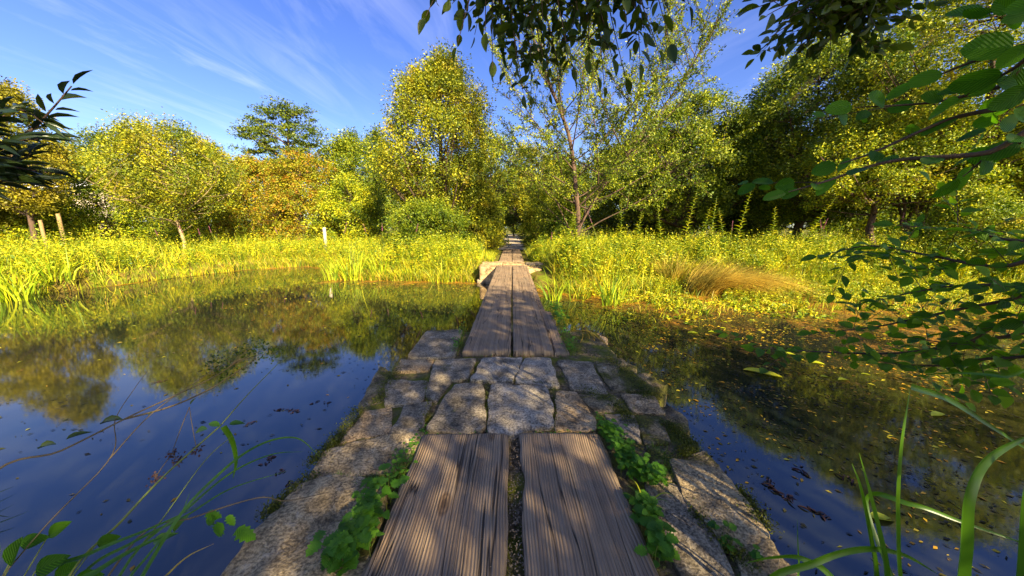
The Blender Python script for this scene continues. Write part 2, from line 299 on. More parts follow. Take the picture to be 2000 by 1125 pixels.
def stone_mat(name, base, moss=.5):
    m, t, o = mat(name); L = t.links.new; tc = N(t, 'ShaderNodeTexCoord'); geo = N(t, 'ShaderNodeNewGeometry')
    P = geo.outputs['Position']
    n1 = noise(t, 7, 9, .7, P); n2 = noise(t, 85, 5, .65, P); n3 = noise(t, 3.1, 5, .6, P, .6); n4 = noise(t, 14, 5, .6, P)
    r1 = ramp(t, [(.34, tuple(x * .28 for x in base)), (.5, base), (.72, tuple(min(.7, x * 1.75) for x in base))]); L(n1.outputs['Fac'], r1.inputs[0])
    r2 = ramp(t, [(.40, (.45, .42, .37)), (.58, (1.25, 1.2, 1.1))]); L(n2.outputs['Fac'], r2.inputs[0])
    c = mixc(t, r1.outputs[0], r2.outputs[0], 1.0, 'MULTIPLY')
    li = N(t, 'ShaderNodeMapRange'); L(n4.outputs['Fac'], li.inputs[0]); li.inputs[1].default_value = .6; li.inputs[2].default_value = .7; li.inputs[4].default_value = .55
    c = mixc(t, c, (.46, .40, .29), li.outputs[0])
    vo = N(t, 'ShaderNodeTexVoronoi', feature='DISTANCE_TO_EDGE'); vo.inputs['Scale'].default_value = 5.5; wv_ = mixc(t, P, n4.outputs['Color'], .12); L(wv_, vo.inputs['Vector'])
    ck = N(t, 'ShaderNodeMapRange'); L(vo.outputs[0], ck.inputs[0]); ck.inputs[1].default_value = 0; ck.inputs[2].default_value = .02; ck.inputs[3].default_value = .8; ck.inputs[4].default_value = 0
    nk = noise(t, 2.0, 2, .5, P); nm = N(t, 'ShaderNodeMapRange'); L(nk.outputs['Fac'], nm.inputs[0]); nm.inputs[1].default_value = .5; nm.inputs[2].default_value = .56
    km = N(t, 'ShaderNodeMath', operation='MULTIPLY'); L(ck.outputs[0], km.inputs[0]); L(nm.outputs[0], km.inputs[1]); c = mixc(t, c, (.02, .016, .01), km.outputs[0])
    mr = N(t, 'ShaderNodeMapRange'); L(n3.outputs['Fac'], mr.inputs[0]); mr.inputs[1].default_value = .72 - .3 * moss; mr.inputs[2].default_value = .8 - .3 * moss
    mc = ramp(t, [(.3, (.03, .032, .005)), (.5, (.08, .07, .010)), (.7, (.17, .18, .016))]); L(n2.outputs['Fac'], mc.inputs[0])
    c = mixc(t, c, mc.outputs[0], mr.outputs[0])
    p = N(t, 'ShaderNodeBsdfPrincipled'); p.inputs['Roughness'].default_value = .85; p.inputs['Specular IOR Level'].default_value = .25; L(c, p.inputs['Base Color'])
    h = N(t, 'ShaderNodeMath', operation='MULTIPLY_ADD'); L(n2.outputs['Fac'], h.inputs[0]); h.inputs[1].default_value = .5; L(n1.outputs['Fac'], h.inputs[2])
    h2 = N(t, 'ShaderNodeMath', operation='MULTIPLY_ADD'); L(mr.outputs[0], h2.inputs[0]); h2.inputs[1].default_value = .4; L(h.outputs[0], h2.inputs[2])
    bp = N(t, 'ShaderNodeBump'); bp.inputs['Strength'].default_value = .8; bp.inputs['Distance'].default_value = .028; L(h2.outputs[0], bp.inputs['Height']); L(bp.outputs[0], p.inputs['Normal'])
    L(p.outputs[0], o.inputs[0]); return m
M['grey_stone'] = stone_mat('grey_stone', (.27, .225, .15), .35)
M['blue_stone'] = stone_mat('blue_grey_stone', (.35, .305, .225), .12)
M['buff_stone'] = stone_mat('buff_stone', (.41, .29, .15), .35)
M['moss_stone'] = stone_mat('mossy_stone', (.24, .19, .10), .85)
M['edge_stone'] = stone_mat('edge_stone', (.37, .285, .155), .5)
def soil_mat(name, cols, scale=20, bump=.03, moss=None):
    m, t, o = mat(name); L = t.links.new; geo = N(t, 'ShaderNodeNewGeometry'); P = geo.outputs['Position']
    n1 = noise(t, scale, 8, .7, P); r = ramp(t, [(.3, cols[0]), (.5, cols[1]), (.7, cols[2])]); L(n1.outputs['Fac'], r.inputs[0]); c = r.outputs[0]
    if moss:
        n2 = noise(t, 3.5, 5, .6, P); mr = N(t, 'ShaderNodeMapRange'); L(n2.outputs['Fac'], mr.inputs[0]); mr.inputs[1].default_value = .45; mr.inputs[2].default_value = .58
        c = mixc(t, c, moss, mr.outputs[0])
    p = N(t, 'ShaderNodeBsdfPrincipled'); p.inputs['Roughness'].default_value = .95; p.inputs['Specular IOR Level'].default_value = .15; L(c, p.inputs['Base Color'])
    bp = N(t, 'ShaderNodeBump'); bp.inputs['Strength'].default_value = 1; bp.inputs['Distance'].default_value = bump; L(n1.outputs['Fac'], bp.inputs['Height']); L(bp.outputs[0], p.inputs['Normal'])
    L(p.outputs[0], o.inputs[0]); return m
M['core'] = soil_mat('mossy_mortar', [(.05, .038, .018), (.16, .12, .06), (.32, .25, .14)], 38, .03, (.13, .14, .016))
M['soil'] = soil_mat('bank_soil', [(.05, .035, .012), (.13, .10, .02), (.24, .17, .03)], 5, .08, (.14, .17, .01))
M['path'] = soil_mat('pale_gravel', [(.30, .23, .15), (.45, .37, .26), (.60, .52, .40)], 30, .02)
M['moss'] = leafmat('moss_green', [(.04, .05, .004), (.09, .10, .006), (.16, .16, .01)], trans=.2, nscale=5)

# water: clear dark pond, algae film and scum near the banks
def water_mat():
    m, t, o = mat('pond_water'); L = t.links.new; geo = N(t, 'ShaderNodeNewGeometry'); P = geo.outputs['Position']
    sp = N(t, 'ShaderNodeSeparateXYZ'); L(P, sp.inputs[0])
    rot = N(t, 'ShaderNodeMapping'); rot.inputs['Rotation'].default_value = (0, 0, .5); rot.inputs['Scale'].default_value = (1, 2.4, 1); L(P, rot.inputs[0])
    n1 = noise(t, 7, 4, .6, rot.outputs[0], .4); n2 = noise(t, 26, 4, .6, rot.outputs[0])
    h = N(t, 'ShaderNodeMath', operation='MULTIPLY_ADD'); L(n2.outputs['Fac'], h.inputs[0]); h.inputs[1].default_value = .35; L(n1.outputs['Fac'], h.inputs[2])
    bp = N(t, 'ShaderNodeBump'); bp.inputs['Strength'].default_value = .035; bp.inputs['Distance'].default_value = .004; L(h.outputs[0], bp.inputs['Height'])
    p = N(t, 'ShaderNodeBsdfPrincipled'); p.inputs['Roughness'].default_value = .03; p.inputs['IOR'].default_value = 1.85
    nb = noise(t, .5, 3, .5, P); rb = ramp(t, [(.35, (.006, .010, .010)), (.7, (.03, .028, .008))]); L(nb.outputs['Fac'], rb.inputs[0]); L(rb.outputs[0], p.inputs['Base Color'])
    L(bp.outputs[0], p.inputs['Normal'])
    # algae mat: right side and along the far bank
    nA = noise(t, 1.1, 6, .62, P, .5); nB = noise(t, 16, 5, .7, rot.outputs[0])
    d1 = N(t, 'ShaderNodeVertexColor', layer_name='algae')
    s = N(t, 'ShaderNodeMath', operation='ADD'); L(d1.outputs[0], s.inputs[0]); L(nA.outputs['Fac'], s.inputs[1])
    s2 = N(t, 'ShaderNodeMath', operation='MULTIPLY_ADD'); L(nB.outputs['Fac'], s2.inputs[0]); s2.inputs[1].default_value = .9; L(s.outputs[0], s2.inputs[2])
    mr = N(t, 'ShaderNodeMapRange'); L(s2.outputs[0], mr.inputs[0]); mr.inputs[1].default_value = 1.22; mr.inputs[2].default_value = 1.40
    nC = noise(t, 2.3, 5, .65, P); ac = ramp(t, [(.3, (.05, .03, .004)), (.45, (.20, .11, .006)), (.58, (.42, .17, .006)), (.74, (.26, .25, .010))]); L(nC.outputs['Fac'], ac.inputs[0])
    nD = noise(t, 30, 5, .7, rot.outputs[0]); dd = ramp(t, [(.35, (.25, .25, .25)), (.62, (1.25, 1.25, 1.25))]); L(nD.outputs['Fac'], dd.inputs[0])
    q = N(t, 'ShaderNodeBsdfPrincipled'); q.inputs['Roughness'].default_value = .5; L(mixc(t, ac.outputs[0], dd.outputs[0], 1.0, 'MULTIPLY'), q.inputs['Base Color'])
    b2 = N(t, 'ShaderNodeBump'); b2.inputs['Strength'].default_value = .8; b2.inputs['Distance'].default_value = .02; L(nD.outputs['Fac'], b2.inputs['Height']); L(b2.outputs[0], q.inputs['Normal'])
    mx = N(t, 'ShaderNodeMixShader'); L(mr.outputs[0], mx.inputs[0]); L(p.outputs[0], mx.inputs[1]); L(q.outputs[0], mx.inputs[2]); L(mx.outputs[0], o.inputs[0])
    return m
M['water'] = water_mat()

# ------------------------------------------------------------------ setting: ground, water, path
WZ = -0.5
SHX = [-60, -26, -15, -12.2, -11.9, -11.0, -9.2, -7.2, -6.1, -4.0, -1.8, -1.0, 0, .72, 2.4, 4.5, 8.1, 12.1, 18.2, 30, 60]
SHY = [-4, 0, 4.5, 8.0, 10.4, 13.7, 15.0, 13.6, 11.0, 10.8, 10.6, 10.4, 10.4, 9.0, 8.3, 9.0, 9.2, 9.0, 8.0, 5, 0]
def shore(x): return np.interp(x, SHX, SHY)
def axis(a, b, core, step, far):
    c = np.arange(core[0], core[1] + 1e-6, step); lo = []; v = core[0]; s = step
    while v > a: s *= far; v -= s; lo.append(v)
    hi = []; v = core[1]; s = step
    while v < b: s *= far; v += s; hi.append(v)
    return np.array(lo[::-1] + list(c) + hi)
def height(X, Y):
    dN = Y - 0.4 + .12 * np.sin(X * 3)                # near bank edge
    dN = np.where(np.abs(X) < 1.6, Y + 3, dN)
    dS = (shore(X) - Y) * .8
    d = np.minimum(dN, dS)                            # >0 inside the pond
    k = np.clip((d + .55) / .9, 0, 1); k = k * k * (3 - 2 * k)
    bank = -.22 + .22 * np.clip(-(d + .3) / 1.6, 0, 1) + .05 * np.sin(X * .9 + 1) * np.cos(Y * .7) * (np.abs(X) > 1.5)
    bank = np.where(np.abs(X) < 1.3, np.minimum(bank, -.03), bank)
    return bank * (1 - k) + (-1.15) * k
xs = axis(-700, 700, (-16, 20), .22, 1.14); ys = axis(-200, 1500, (-3, 17), .22, 1.14)
X, Y = np.meshgrid(xs, ys); Z = height(X, Y)
nx, ny = len(xs), len(ys)
idx = np.arange(nx * ny).reshape(ny, nx)
Q = np.stack([idx[:-1, :-1], idx[:-1, 1:], idx[1:, 1:], idx[1:, :-1]], -1).reshape(-1, 4)
tag(mk('ground', np.stack([X, Y, Z], -1), [Q], M['soil'], smooth=True), kind='structure')
wx = np.linspace(-45, 45, 181); wy = np.linspace(-5, 18, 70); X, Y = np.meshgrid(wx, wy)
idx = np.arange(X.size).reshape(X.shape); Q = np.stack([idx[:-1, :-1], idx[:-1, 1:], idx[1:, 1:], idx[1:, :-1]], -1).reshape(-1, 4)
wo = tag(mk('water', np.stack([X, Y, np.full_like(X, WZ)], -1), [Q], M['water'], smooth=True), kind='structure')
ds = shore(X) - Y
band = np.clip(1 - ds / 2.2, 0, 1) * .42
rgt = np.clip((X - 1.0) / 2.0, 0, 1) * np.clip(1 - (ds - 1.0) / 7.0, 0, 1) * .40
lft = np.exp(-((X + 8) / 3.5) ** 2 - ((Y - 4.3) / 1.2) ** 2) * .12 + np.exp(-((X + 2.4) / 1.3) ** 2 - ((Y - 5.0) / .8) ** 2) * .08
al = np.clip(band + rgt + lft, 0, .6)
ca = wo.data.color_attributes.new('algae', 'FLOAT_COLOR', 'POINT')
ca.data.foreach_set('color', np.stack([al, al, al, np.ones_like(al)], -1).astype(np.float32).ravel())
# gravel path beyond the planks, running into the trees
py_ = np.concatenate([np.arange(18.4, 60, .5)]); pc = -.02 * np.sin((py_ - 18) * .15); wv = np.linspace(-1, 1, 7)
PX = pc[:, None] + wv[None] * (.75 + .12 * np.sin(py_ * 1.7)[:, None] + .08 * np.cos(py_ * 3.1)[:, None]) * np.clip(1.0 + (py_[:, None] - 18.4) * .008, 1, 1.2)
PZ = .03 - .03 * np.abs(wv[None]) ** 2 + np.zeros_like(PX)
idx = np.arange(PX.size).reshape(PX.shape); Q = np.stack([idx[:-1, :-1], idx[:-1, 1:], idx[1:, 1:], idx[1:, :-1]], -1).reshape(-1, 4)
tag(mk('path', np.stack([PX, np.repeat(py_[:, None], 7, 1), PZ], -1), [Q], M['path'], smooth=True), kind='structure')

# ------------------------------------------------------------------ piers of the stone causeway (rough core, the stones lie on it)
def rough_block(name, x0, x1, y0, y1, z0, z1, mt, label, cat, amp=.03, step=.09, seed=0):
    g = G()
    nxx = max(2, int((x1 - x0) / step)); nyy = max(2, int((y1 - y0) / step)); nzz = max(2, int((z1 - z0) / step))
    def sheet(fn, a, b):
        u, v = np.meshgrid(np.linspace(0, 1, a), np.linspace(0, 1, b)); Pp = fn(u.ravel(), v.ravel())
        d = np.array([mnoise.noise(Vector(p * 4 + seed)) + .5 * mnoise.noise(Vector(p * 11 + seed)) for p in Pp])
        c = np.array([(x0 + x1) / 2, (y0 + y1) / 2, z0]); dirn = nrm(Pp - c); Pp = Pp + dirn * (d * amp)[:, None]
        i = np.arange(a * b).reshape(b, a); g.add(Pp, np.stack([i[:-1, :-1], i[:-1, 1:], i[1:, 1:], i[1:, :-1]], -1).reshape(-1, 4))
    lx, ly, lz = x1 - x0, y1 - y0, z1 - z0
    sheet(lambda u, v: np.stack([x0 + u * lx, y0 + v * ly, np.full_like(u, z1)], -1), nxx, nyy)
    sheet(lambda u, v: np.stack([x0 + u * lx, np.full_like(u, y0), z0 + v * lz], -1), nxx, nzz)
    sheet(lambda u, v: np.stack([x1 - u * lx, np.full_like(u, y1), z0 + v * lz], -1), nxx, nzz)
    sheet(lambda u, v: np.stack([np.full_like(u, x0), y1 - u * ly, z0 + v * lz], -1), nyy, nzz)
    sheet(lambda u, v: np.stack([np.full_like(u, x1), y0 + u * ly, z0 + v * lz], -1), nyy, nzz)
    return tag(g.build(name, mt, smooth=True), label, cat)
rough_block('causeway_pier', -1.0, 1.0, -2.2, 3.75, -1.2, -.02, M['core'], 'mossy earth and mortar pier under the near paving stones', 'pier', step=.07)
rough_block('causeway_pier', -.86, .98, 10.25, 12.0, -1.2, -.06, M['core'], 'stone pier carrying the far end of the plank footbridge', 'pier', amp=.05, seed=9)

def stone(name, pix, z, mt, label, group, thick=.16, world=False, seed=0, rr=.028, amp=.016, cat='stone'):
    p = np.array(pix, float) if world else np.array([at(a, b, z)[:2] for a, b in pix])
    if not world: p = p
    c = p.mean(0); n = 56
    seg = np.roll(p, -1, 0) - p; ln = np.linalg.norm(seg, axis=1); cum = np.concatenate([[0], np.cumsum(ln)]); per = cum[-1]
    s = np.linspace(0, per, n, endpoint=False); k = np.clip(np.searchsorted(cum, s, 'right') - 1, 0, len(p) - 1)
    b = p[k] + seg[k] * ((s - cum[k]) / ln[k])[:, None]
    for _ in range(1): b = .5 * b + .25 * (np.roll(b, 1, 0) + np.roll(b, -1, 0))
    r = random.Random(seed * 7 + len(pix)); off = r.random() * 50
    jit = np.array([mnoise.noise(Vector((q[0] * 9, q[1] * 9, off))) for q in b]); b = c + (b - c) * 1.07 + nrm(b - c) * (jit * .02)[:, None]
    rings = [(1.0, -thick), (1.008, -.05), (1.006, -.014), (1.0, -.004), (.99, -.0005), (.975, 0), (.8, .004), (.64, .005), (.46, .006), (.28, .006), (.1, .006)]
    V = []
    for f, dz in rings:
        q = c + (b - c) * f
        zz = np.array([mnoise.noise(Vector((a[0] * 5, a[1] * 5, off))) * amp + mnoise.noise(Vector((a[0] * 17, a[1] * 17, off))) * amp * .45 + mnoise.noise(Vector((a[0] * 45, a[1] * 45, off))) * amp * .2 for a in q]) if dz > -.1 else 0
        V.append(np.stack([q[:, 0] - c[0], q[:, 1] - c[1], dz + zz + np.zeros(n)], -1))
    V = np.concatenate(V); m = len(rings); i = (np.arange(m - 1) * n)[:, None]; j = np.arange(n)[None]; j2 = (j + 1) % n
    Q = np.stack([i + j, i + j2, i + n + j2, i + n + j], -1).reshape(-1, 4)
    capV = V[-n:].mean(0); V = np.vstack([V, capV]); T = np.stack([(m - 1) * n + np.arange(n), (m - 1) * n + (np.arange(n) + 1) % n, np.full(n, m * n)], -1)
    o = mk(name, V, [Q, T], mt, smooth=True); o.location = (c[0], c[1], z)
    return tag(o, label, cat, group)
GP = 'paving stones of the causeway'
ST = [
 ([(834,646),(900,646),(886,694),(798,695)], 'grey_stone', 'large grey slab at the left beside the start of the footbridge planks', .02),
 ([(786,702),(846,703),(838,722),(768,725)], 'buff_stone', 'small buff mossy stone at the water side below the left grey slab', .0),
 ([(852,704),(928,699),(911,740),(840,741)], 'grey_stone', 'grey paving stone left of the pale bluish one below the footbridge', .008),
 ([(946,698),(1018,698),(1000,743),(922,740)], 'blue_stone', 'pale bluish stone directly below the footbridge planks', .012),
 ([(1026,700),(1074,700),(1091,752),(1008,744)], 'blue_stone', 'bluish paving stone just right of the pale one below the footbridge', .008),
 ([(1090,704),(1154,706),(1184,768),(1118,757)], 'grey_stone', 'dark grey slanting stone right of the bluish pair below the footbridge', .0),
 ([(1164,706),(1212,710),(1276,762),(1194,762)], 'moss_stone', 'mossy dark slab at the right water side near the footbridge', -.01),
 ([(758,742),(834,746),(825,784),(752,792)], 'grey_stone', 'squarish grey stone at the left in the second row', .0),
 ([(838,746),(882,744),(852,782),(834,774)], 'grey_stone', 'small triangular grey stone wedged in the second row', .0),
 ([(716,800),(766,796),(760,846),(664,866)], 'buff_stone', 'tan stone at the left water edge with a mossy gap', -.005),
 ([(792,790),(842,784),(824,838),(800,846),(762,848)], 'grey_stone', 'narrow upright grey stone left of the two big flagstones', .0),
 ([(890,748),(942,752),(948,830),(910,843),(836,836),(866,784)], 'grey_stone', 'big rounded grey flagstone left of centre above the near planks', .014),
 ([(962,750),(1068,757),(1080,828),(1005,845),(957,851),(958,778)], 'blue_stone', 'biggest bluish flagstone at the centre above the near planks', .014),
 ([(1087,764),(1124,765),(1166,824),(1162,838),(1086,836)], 'buff_stone', 'light flagstone right of the biggest bluish one', .008),
 ([(1130,770),(1198,772),(1226,800),(1164,806)], 'moss_stone', 'low mossy stone right of the light flagstone', -.01),
 ([(1212,768),(1276,774),(1298,806),(1238,803)], 'buff_stone', 'pale stone at the right water edge with a lump of lichen', -.005),
 ([(1180,808),(1238,810),(1252,862),(1204,852)], 'grey_stone', 'grey stone above the right weed clump', -.008),
 ([(1244,813),(1290,814),(1308,862),(1260,866)], 'moss_stone', 'mossy stone at the right edge above the long kerb slab', -.008),
 ([(1264,870),(1312,882),(1318,940),(1278,940)], 'moss_stone', 'brown mossy stone between the weed clump and right kerb slab', -.012),
 ([(1312,900),(1376,884),(1425,942),(1468,998),(1500,1046),(1426,1062),(1384,1020),(1347,980)], 'edge_stone', 'long rough kerb slab on the right water edge', .012),
 ([(1432,1068),(1504,1052),(1560,1125),(1640,1240),(1500,1240)], 'edge_stone', 'nearest kerb slab at the bottom right by the iris blades', .01),
 ([(1262,945),(1322,950),(1364,1004),(1402,1056),(1440,1140),(1340,1150),(1300,1050)], 'grey_stone', 'long sloping grey slab between the right plank and the kerb', -.004),
 ([(640,880),(742,852),(828,846),(812,890),(780,918),(700,930),(602,940)], 'edge_stone', 'rough brown stone at the left edge level with the plank ends', .004),
 ([(585,950),(640,930),(720,940),(752,965),(728,1050),(706,1125),(690,1240),(290,1240),(440,1122),(510,1030)], 'edge_stone', 'largest rough kerb slab at the bottom left over the water', .012),
 ([(706,804),(722,808),(688,846),(650,872),(640,868)], 'moss_stone', 'thin mossy kerb piece on the left edge beside the tan stone', -.02),
 ([(742,716),(768,730),(754,790),(712,800),(700,792)], 'moss_stone', 'mossy kerb piece on the left edge beside the second row', -.02),
]
for i, (pp, mt, lb, z) in enumerate(ST):
    stone('paving_stone', pp, z, M[mt], lb, GP, seed=i, amp=.03 if mt == 'edge_stone' else .014, cat='paving stone')
# sunlit blocks of the far pier
BL = [([(-1.0,10.15),(-.5,10.1),(-.5,10.9),(-1.05,11.0)], .0, 'buff_stone', 'sunlit buff block at the left front corner of the far pier', .5),
      ([(.52,10.1),(.92,10.2),(.95,10.95),(.52,10.9)], -.05, 'buff_stone', 'pinkish block at the right front corner of the far pier by the reeds', .5),
      ([(-1.0,11.08),(-.36,11.02),(-.34,11.6),(-1.0,11.65)], .01, 'buff_stone', 'pale flat slab at the left on top of the far pier', .25),
      ([(-.46,10.22),(.48,10.2),(.5,10.95),(-.44,10.95)], -.03, 'buff_stone', 'pale slab in the middle of the far pier under the plank ends', .3),
      ([(-.3,11.02),(.4,11.0),(.42,11.6),(-.28,11.62)], .005, 'buff_stone', 'pale slab on the far pier between the two pairs of planks', .25),
      ([(.48,11.0),(1.05,11.02),(1.0,11.6),(.5,11.6)], .0, 'grey_stone', 'grey slab at the right on top of the far pier', .25)]
for i, (pp, z, mt, lb, th) in enumerate(BL):
    stone('pier_block', pp, z, M[mt], lb, 'blocks of the far pier', thick=th, world=True, seed=40 + i, amp=.03, cat='stone block')
stone('pier_block', [(-1.08,10.08),(-.55,10.02),(-.52,10.6),(-1.06,10.7)], -.42, M['grey_stone'], 'rough block low on the left face of the far pier above the water', 'blocks of the far pier', thick=.5, world=True, seed=51, amp=.05, cat='stone block')
stone('pier_block', [(.5,10.05),(1.1,10.02),(1.1,10.6),(.5,10.6)], -.44, M['grey_stone'], 'rough block low on the right face of the far pier behind reeds', 'blocks of the far pier', thick=.5, world=True, seed=52, amp=.05, cat='stone block')
# half-sunk mossy rocks along the right of the pier near the footbridge
for i, (px, py, sx, sy, z, lb) in enumerate([(1150,662,.20,.16,-.06,'sunlit rock half under dead stalks right of the footbridge'),
        (1205,715,.16,.22,-.16,'wet mossy rock at the right water edge near the footbridge'),(1262,748,.15,.16,-.14,'wet dark rock beside the pale stone with lichen'),
        (1170,690,.17,.2,-.07,'mossy rock between the sunlit rock and the slanting grey stone'),(1330,868,.13,.17,-.06,'mossy knob at the right edge above the long kerb slab'),(1308,815,.12,.16,-.1,'wet mossy rock at the waterline right of the weed clump')]):
    c = at(px, py, z); th = np.linspace(0, 2 * PI, 7)[:-1]
    stone('mossy_rock', [(c[0] + sx * math.cos(a) * (1 + .2 * math.sin(5 * a + i)), c[1] + sy * math.sin(a)) for a in th], z, M['moss_stone' if i else 'buff_stone'], lb, 'rocks at the right water edge', thick=.45, world=True, seed=70 + i, amp=.05, cat='rock')

# ------------------------------------------------------------------ planks
def plank(x0, x1, y0, y1, z, label, group, th=.06, seed=0, rag=.006, gnaw=0, parts=True):
    r = np.random.default_rng(seed); ny = max(30, int((y1 - y0) / .025)); nx = 22
    yy = np.linspace(y0, y1, ny); el = np.array([mnoise.noise(Vector((3.1 * seed, y * 5, 0))) + .5 * mnoise.noise(Vector((3.1 * seed, y * 17, 4))) for y in yy]) * rag
    er = np.array([mnoise.noise(Vector((3.1 * seed + 9, y * 5, 0))) + .5 * mnoise.noise(Vector((3.1 * seed + 9, y * 17, 4))) for y in yy]) * rag
    if gnaw: 
        gv = np.array([max(0, mnoise.noise(Vector((seed, y * 3.3, 7))) - .05) for y in yy]) * .05
        if gnaw < 0: el = el + gv
        else: er = er - gv
    u = np.linspace(0, 1, nx); XX = (x0 + el)[:, None] * (1 - u) + (x1 + er)[:, None] * u; YY = np.repeat(yy[:, None], nx, 1)
    sd = np.minimum(u, 1 - u) * (x1 - x0); ed = np.minimum(YY - y0, y1 - YY)
    rnd = -.006 * np.clip(1 - sd / .014, 0, 1)[None] ** 2 - .008 * np.clip(1 - ed / .02, 0, 1) ** 2
    hz = np.array([[mnoise.noise(Vector((a * 30 + seed, b * .8, 2))) * .0028 + mnoise.noise(Vector((a * 3 + seed, b * 1.5, 5))) * .005 for a in XX[0]] for b in yy])
    endj = np.array([mnoise.noise(Vector((a * 14, seed, 1))) for a in XX[0]]) * .012
    YY = YY.copy(); YY[0] += endj; YY[-1] += endj[::-1]
    ZZ = rnd + hz
    c = ((x0 + x1) / 2, (y0 + y1) / 2, z)
    top = np.stack([XX - c[0], YY - c[1], ZZ], -1).reshape(-1, 3); i = np.arange(nx * ny).reshape(ny, nx)
    Q = [np.stack([i[:-1, :-1], i[:-1, 1:], i[1:, 1:], i[1:, :-1]], -1).reshape(-1, 4)]
    rim = np.concatenate([i[0, :], i[1:, -1], i[-1, -2::-1], i[-2:0:-1, 0]]); low = top[rim].copy(); low[:, 2] = -th
    b = nx * ny + np.arange(len(rim)); r2 = np.roll(rim, -1); b2 = np.roll(b, -1)
    Q.append(np.stack([rim, b, b2, r2], -1)); V = np.vstack([top, low, [[0, 0, -th]]])
    T = np.stack([b, np.full(len(b), len(V) - 1), b2], -1)
    o = mk('plank', V, Q + [T], M['wood'], smooth=True); o.location = c
    return tag(o, label, 'plank', group)
GB = 'planks of the footbridge'
plank(-.51, -.018, -1.6, 1.71, .035, 'wide weathered plank nearest the camera on the left', GB, seed=1, gnaw=0, rag=.008)
plank(.045, .505, -1.6, 1.72, .035, 'wide weathered plank nearest the camera on the right with a gnawed inner edge', GB, seed=2, gnaw=-1, rag=.01)
plank(-.475, -.012, 2.97, 10.25, .045, 'long left plank of the span over open water', GB, seed=3, th=.09)
plank(.012, .40, 2.97, 10.25, .045, 'long right plank of the span over open water', GB, seed=4, th=.09)
plank(.41, .55, 2.98, 4.6, .02, 'short narrow board right of the water span', GB, seed=5, th=.05, rag=.02)
plank(.405, .475, 4.4, 10.2, .02, 'thin side board along the right of the water span', GB, seed=8, th=.05, rag=.012)
plank(-.47, -.01, 11.7, 18.6, .045, 'left plank of the far sunlit pair on land', GB, seed=6)
plank(.01, .42, 11.7, 18.6, .045, 'right plank of the far sunlit pair on land', GB, seed=7)

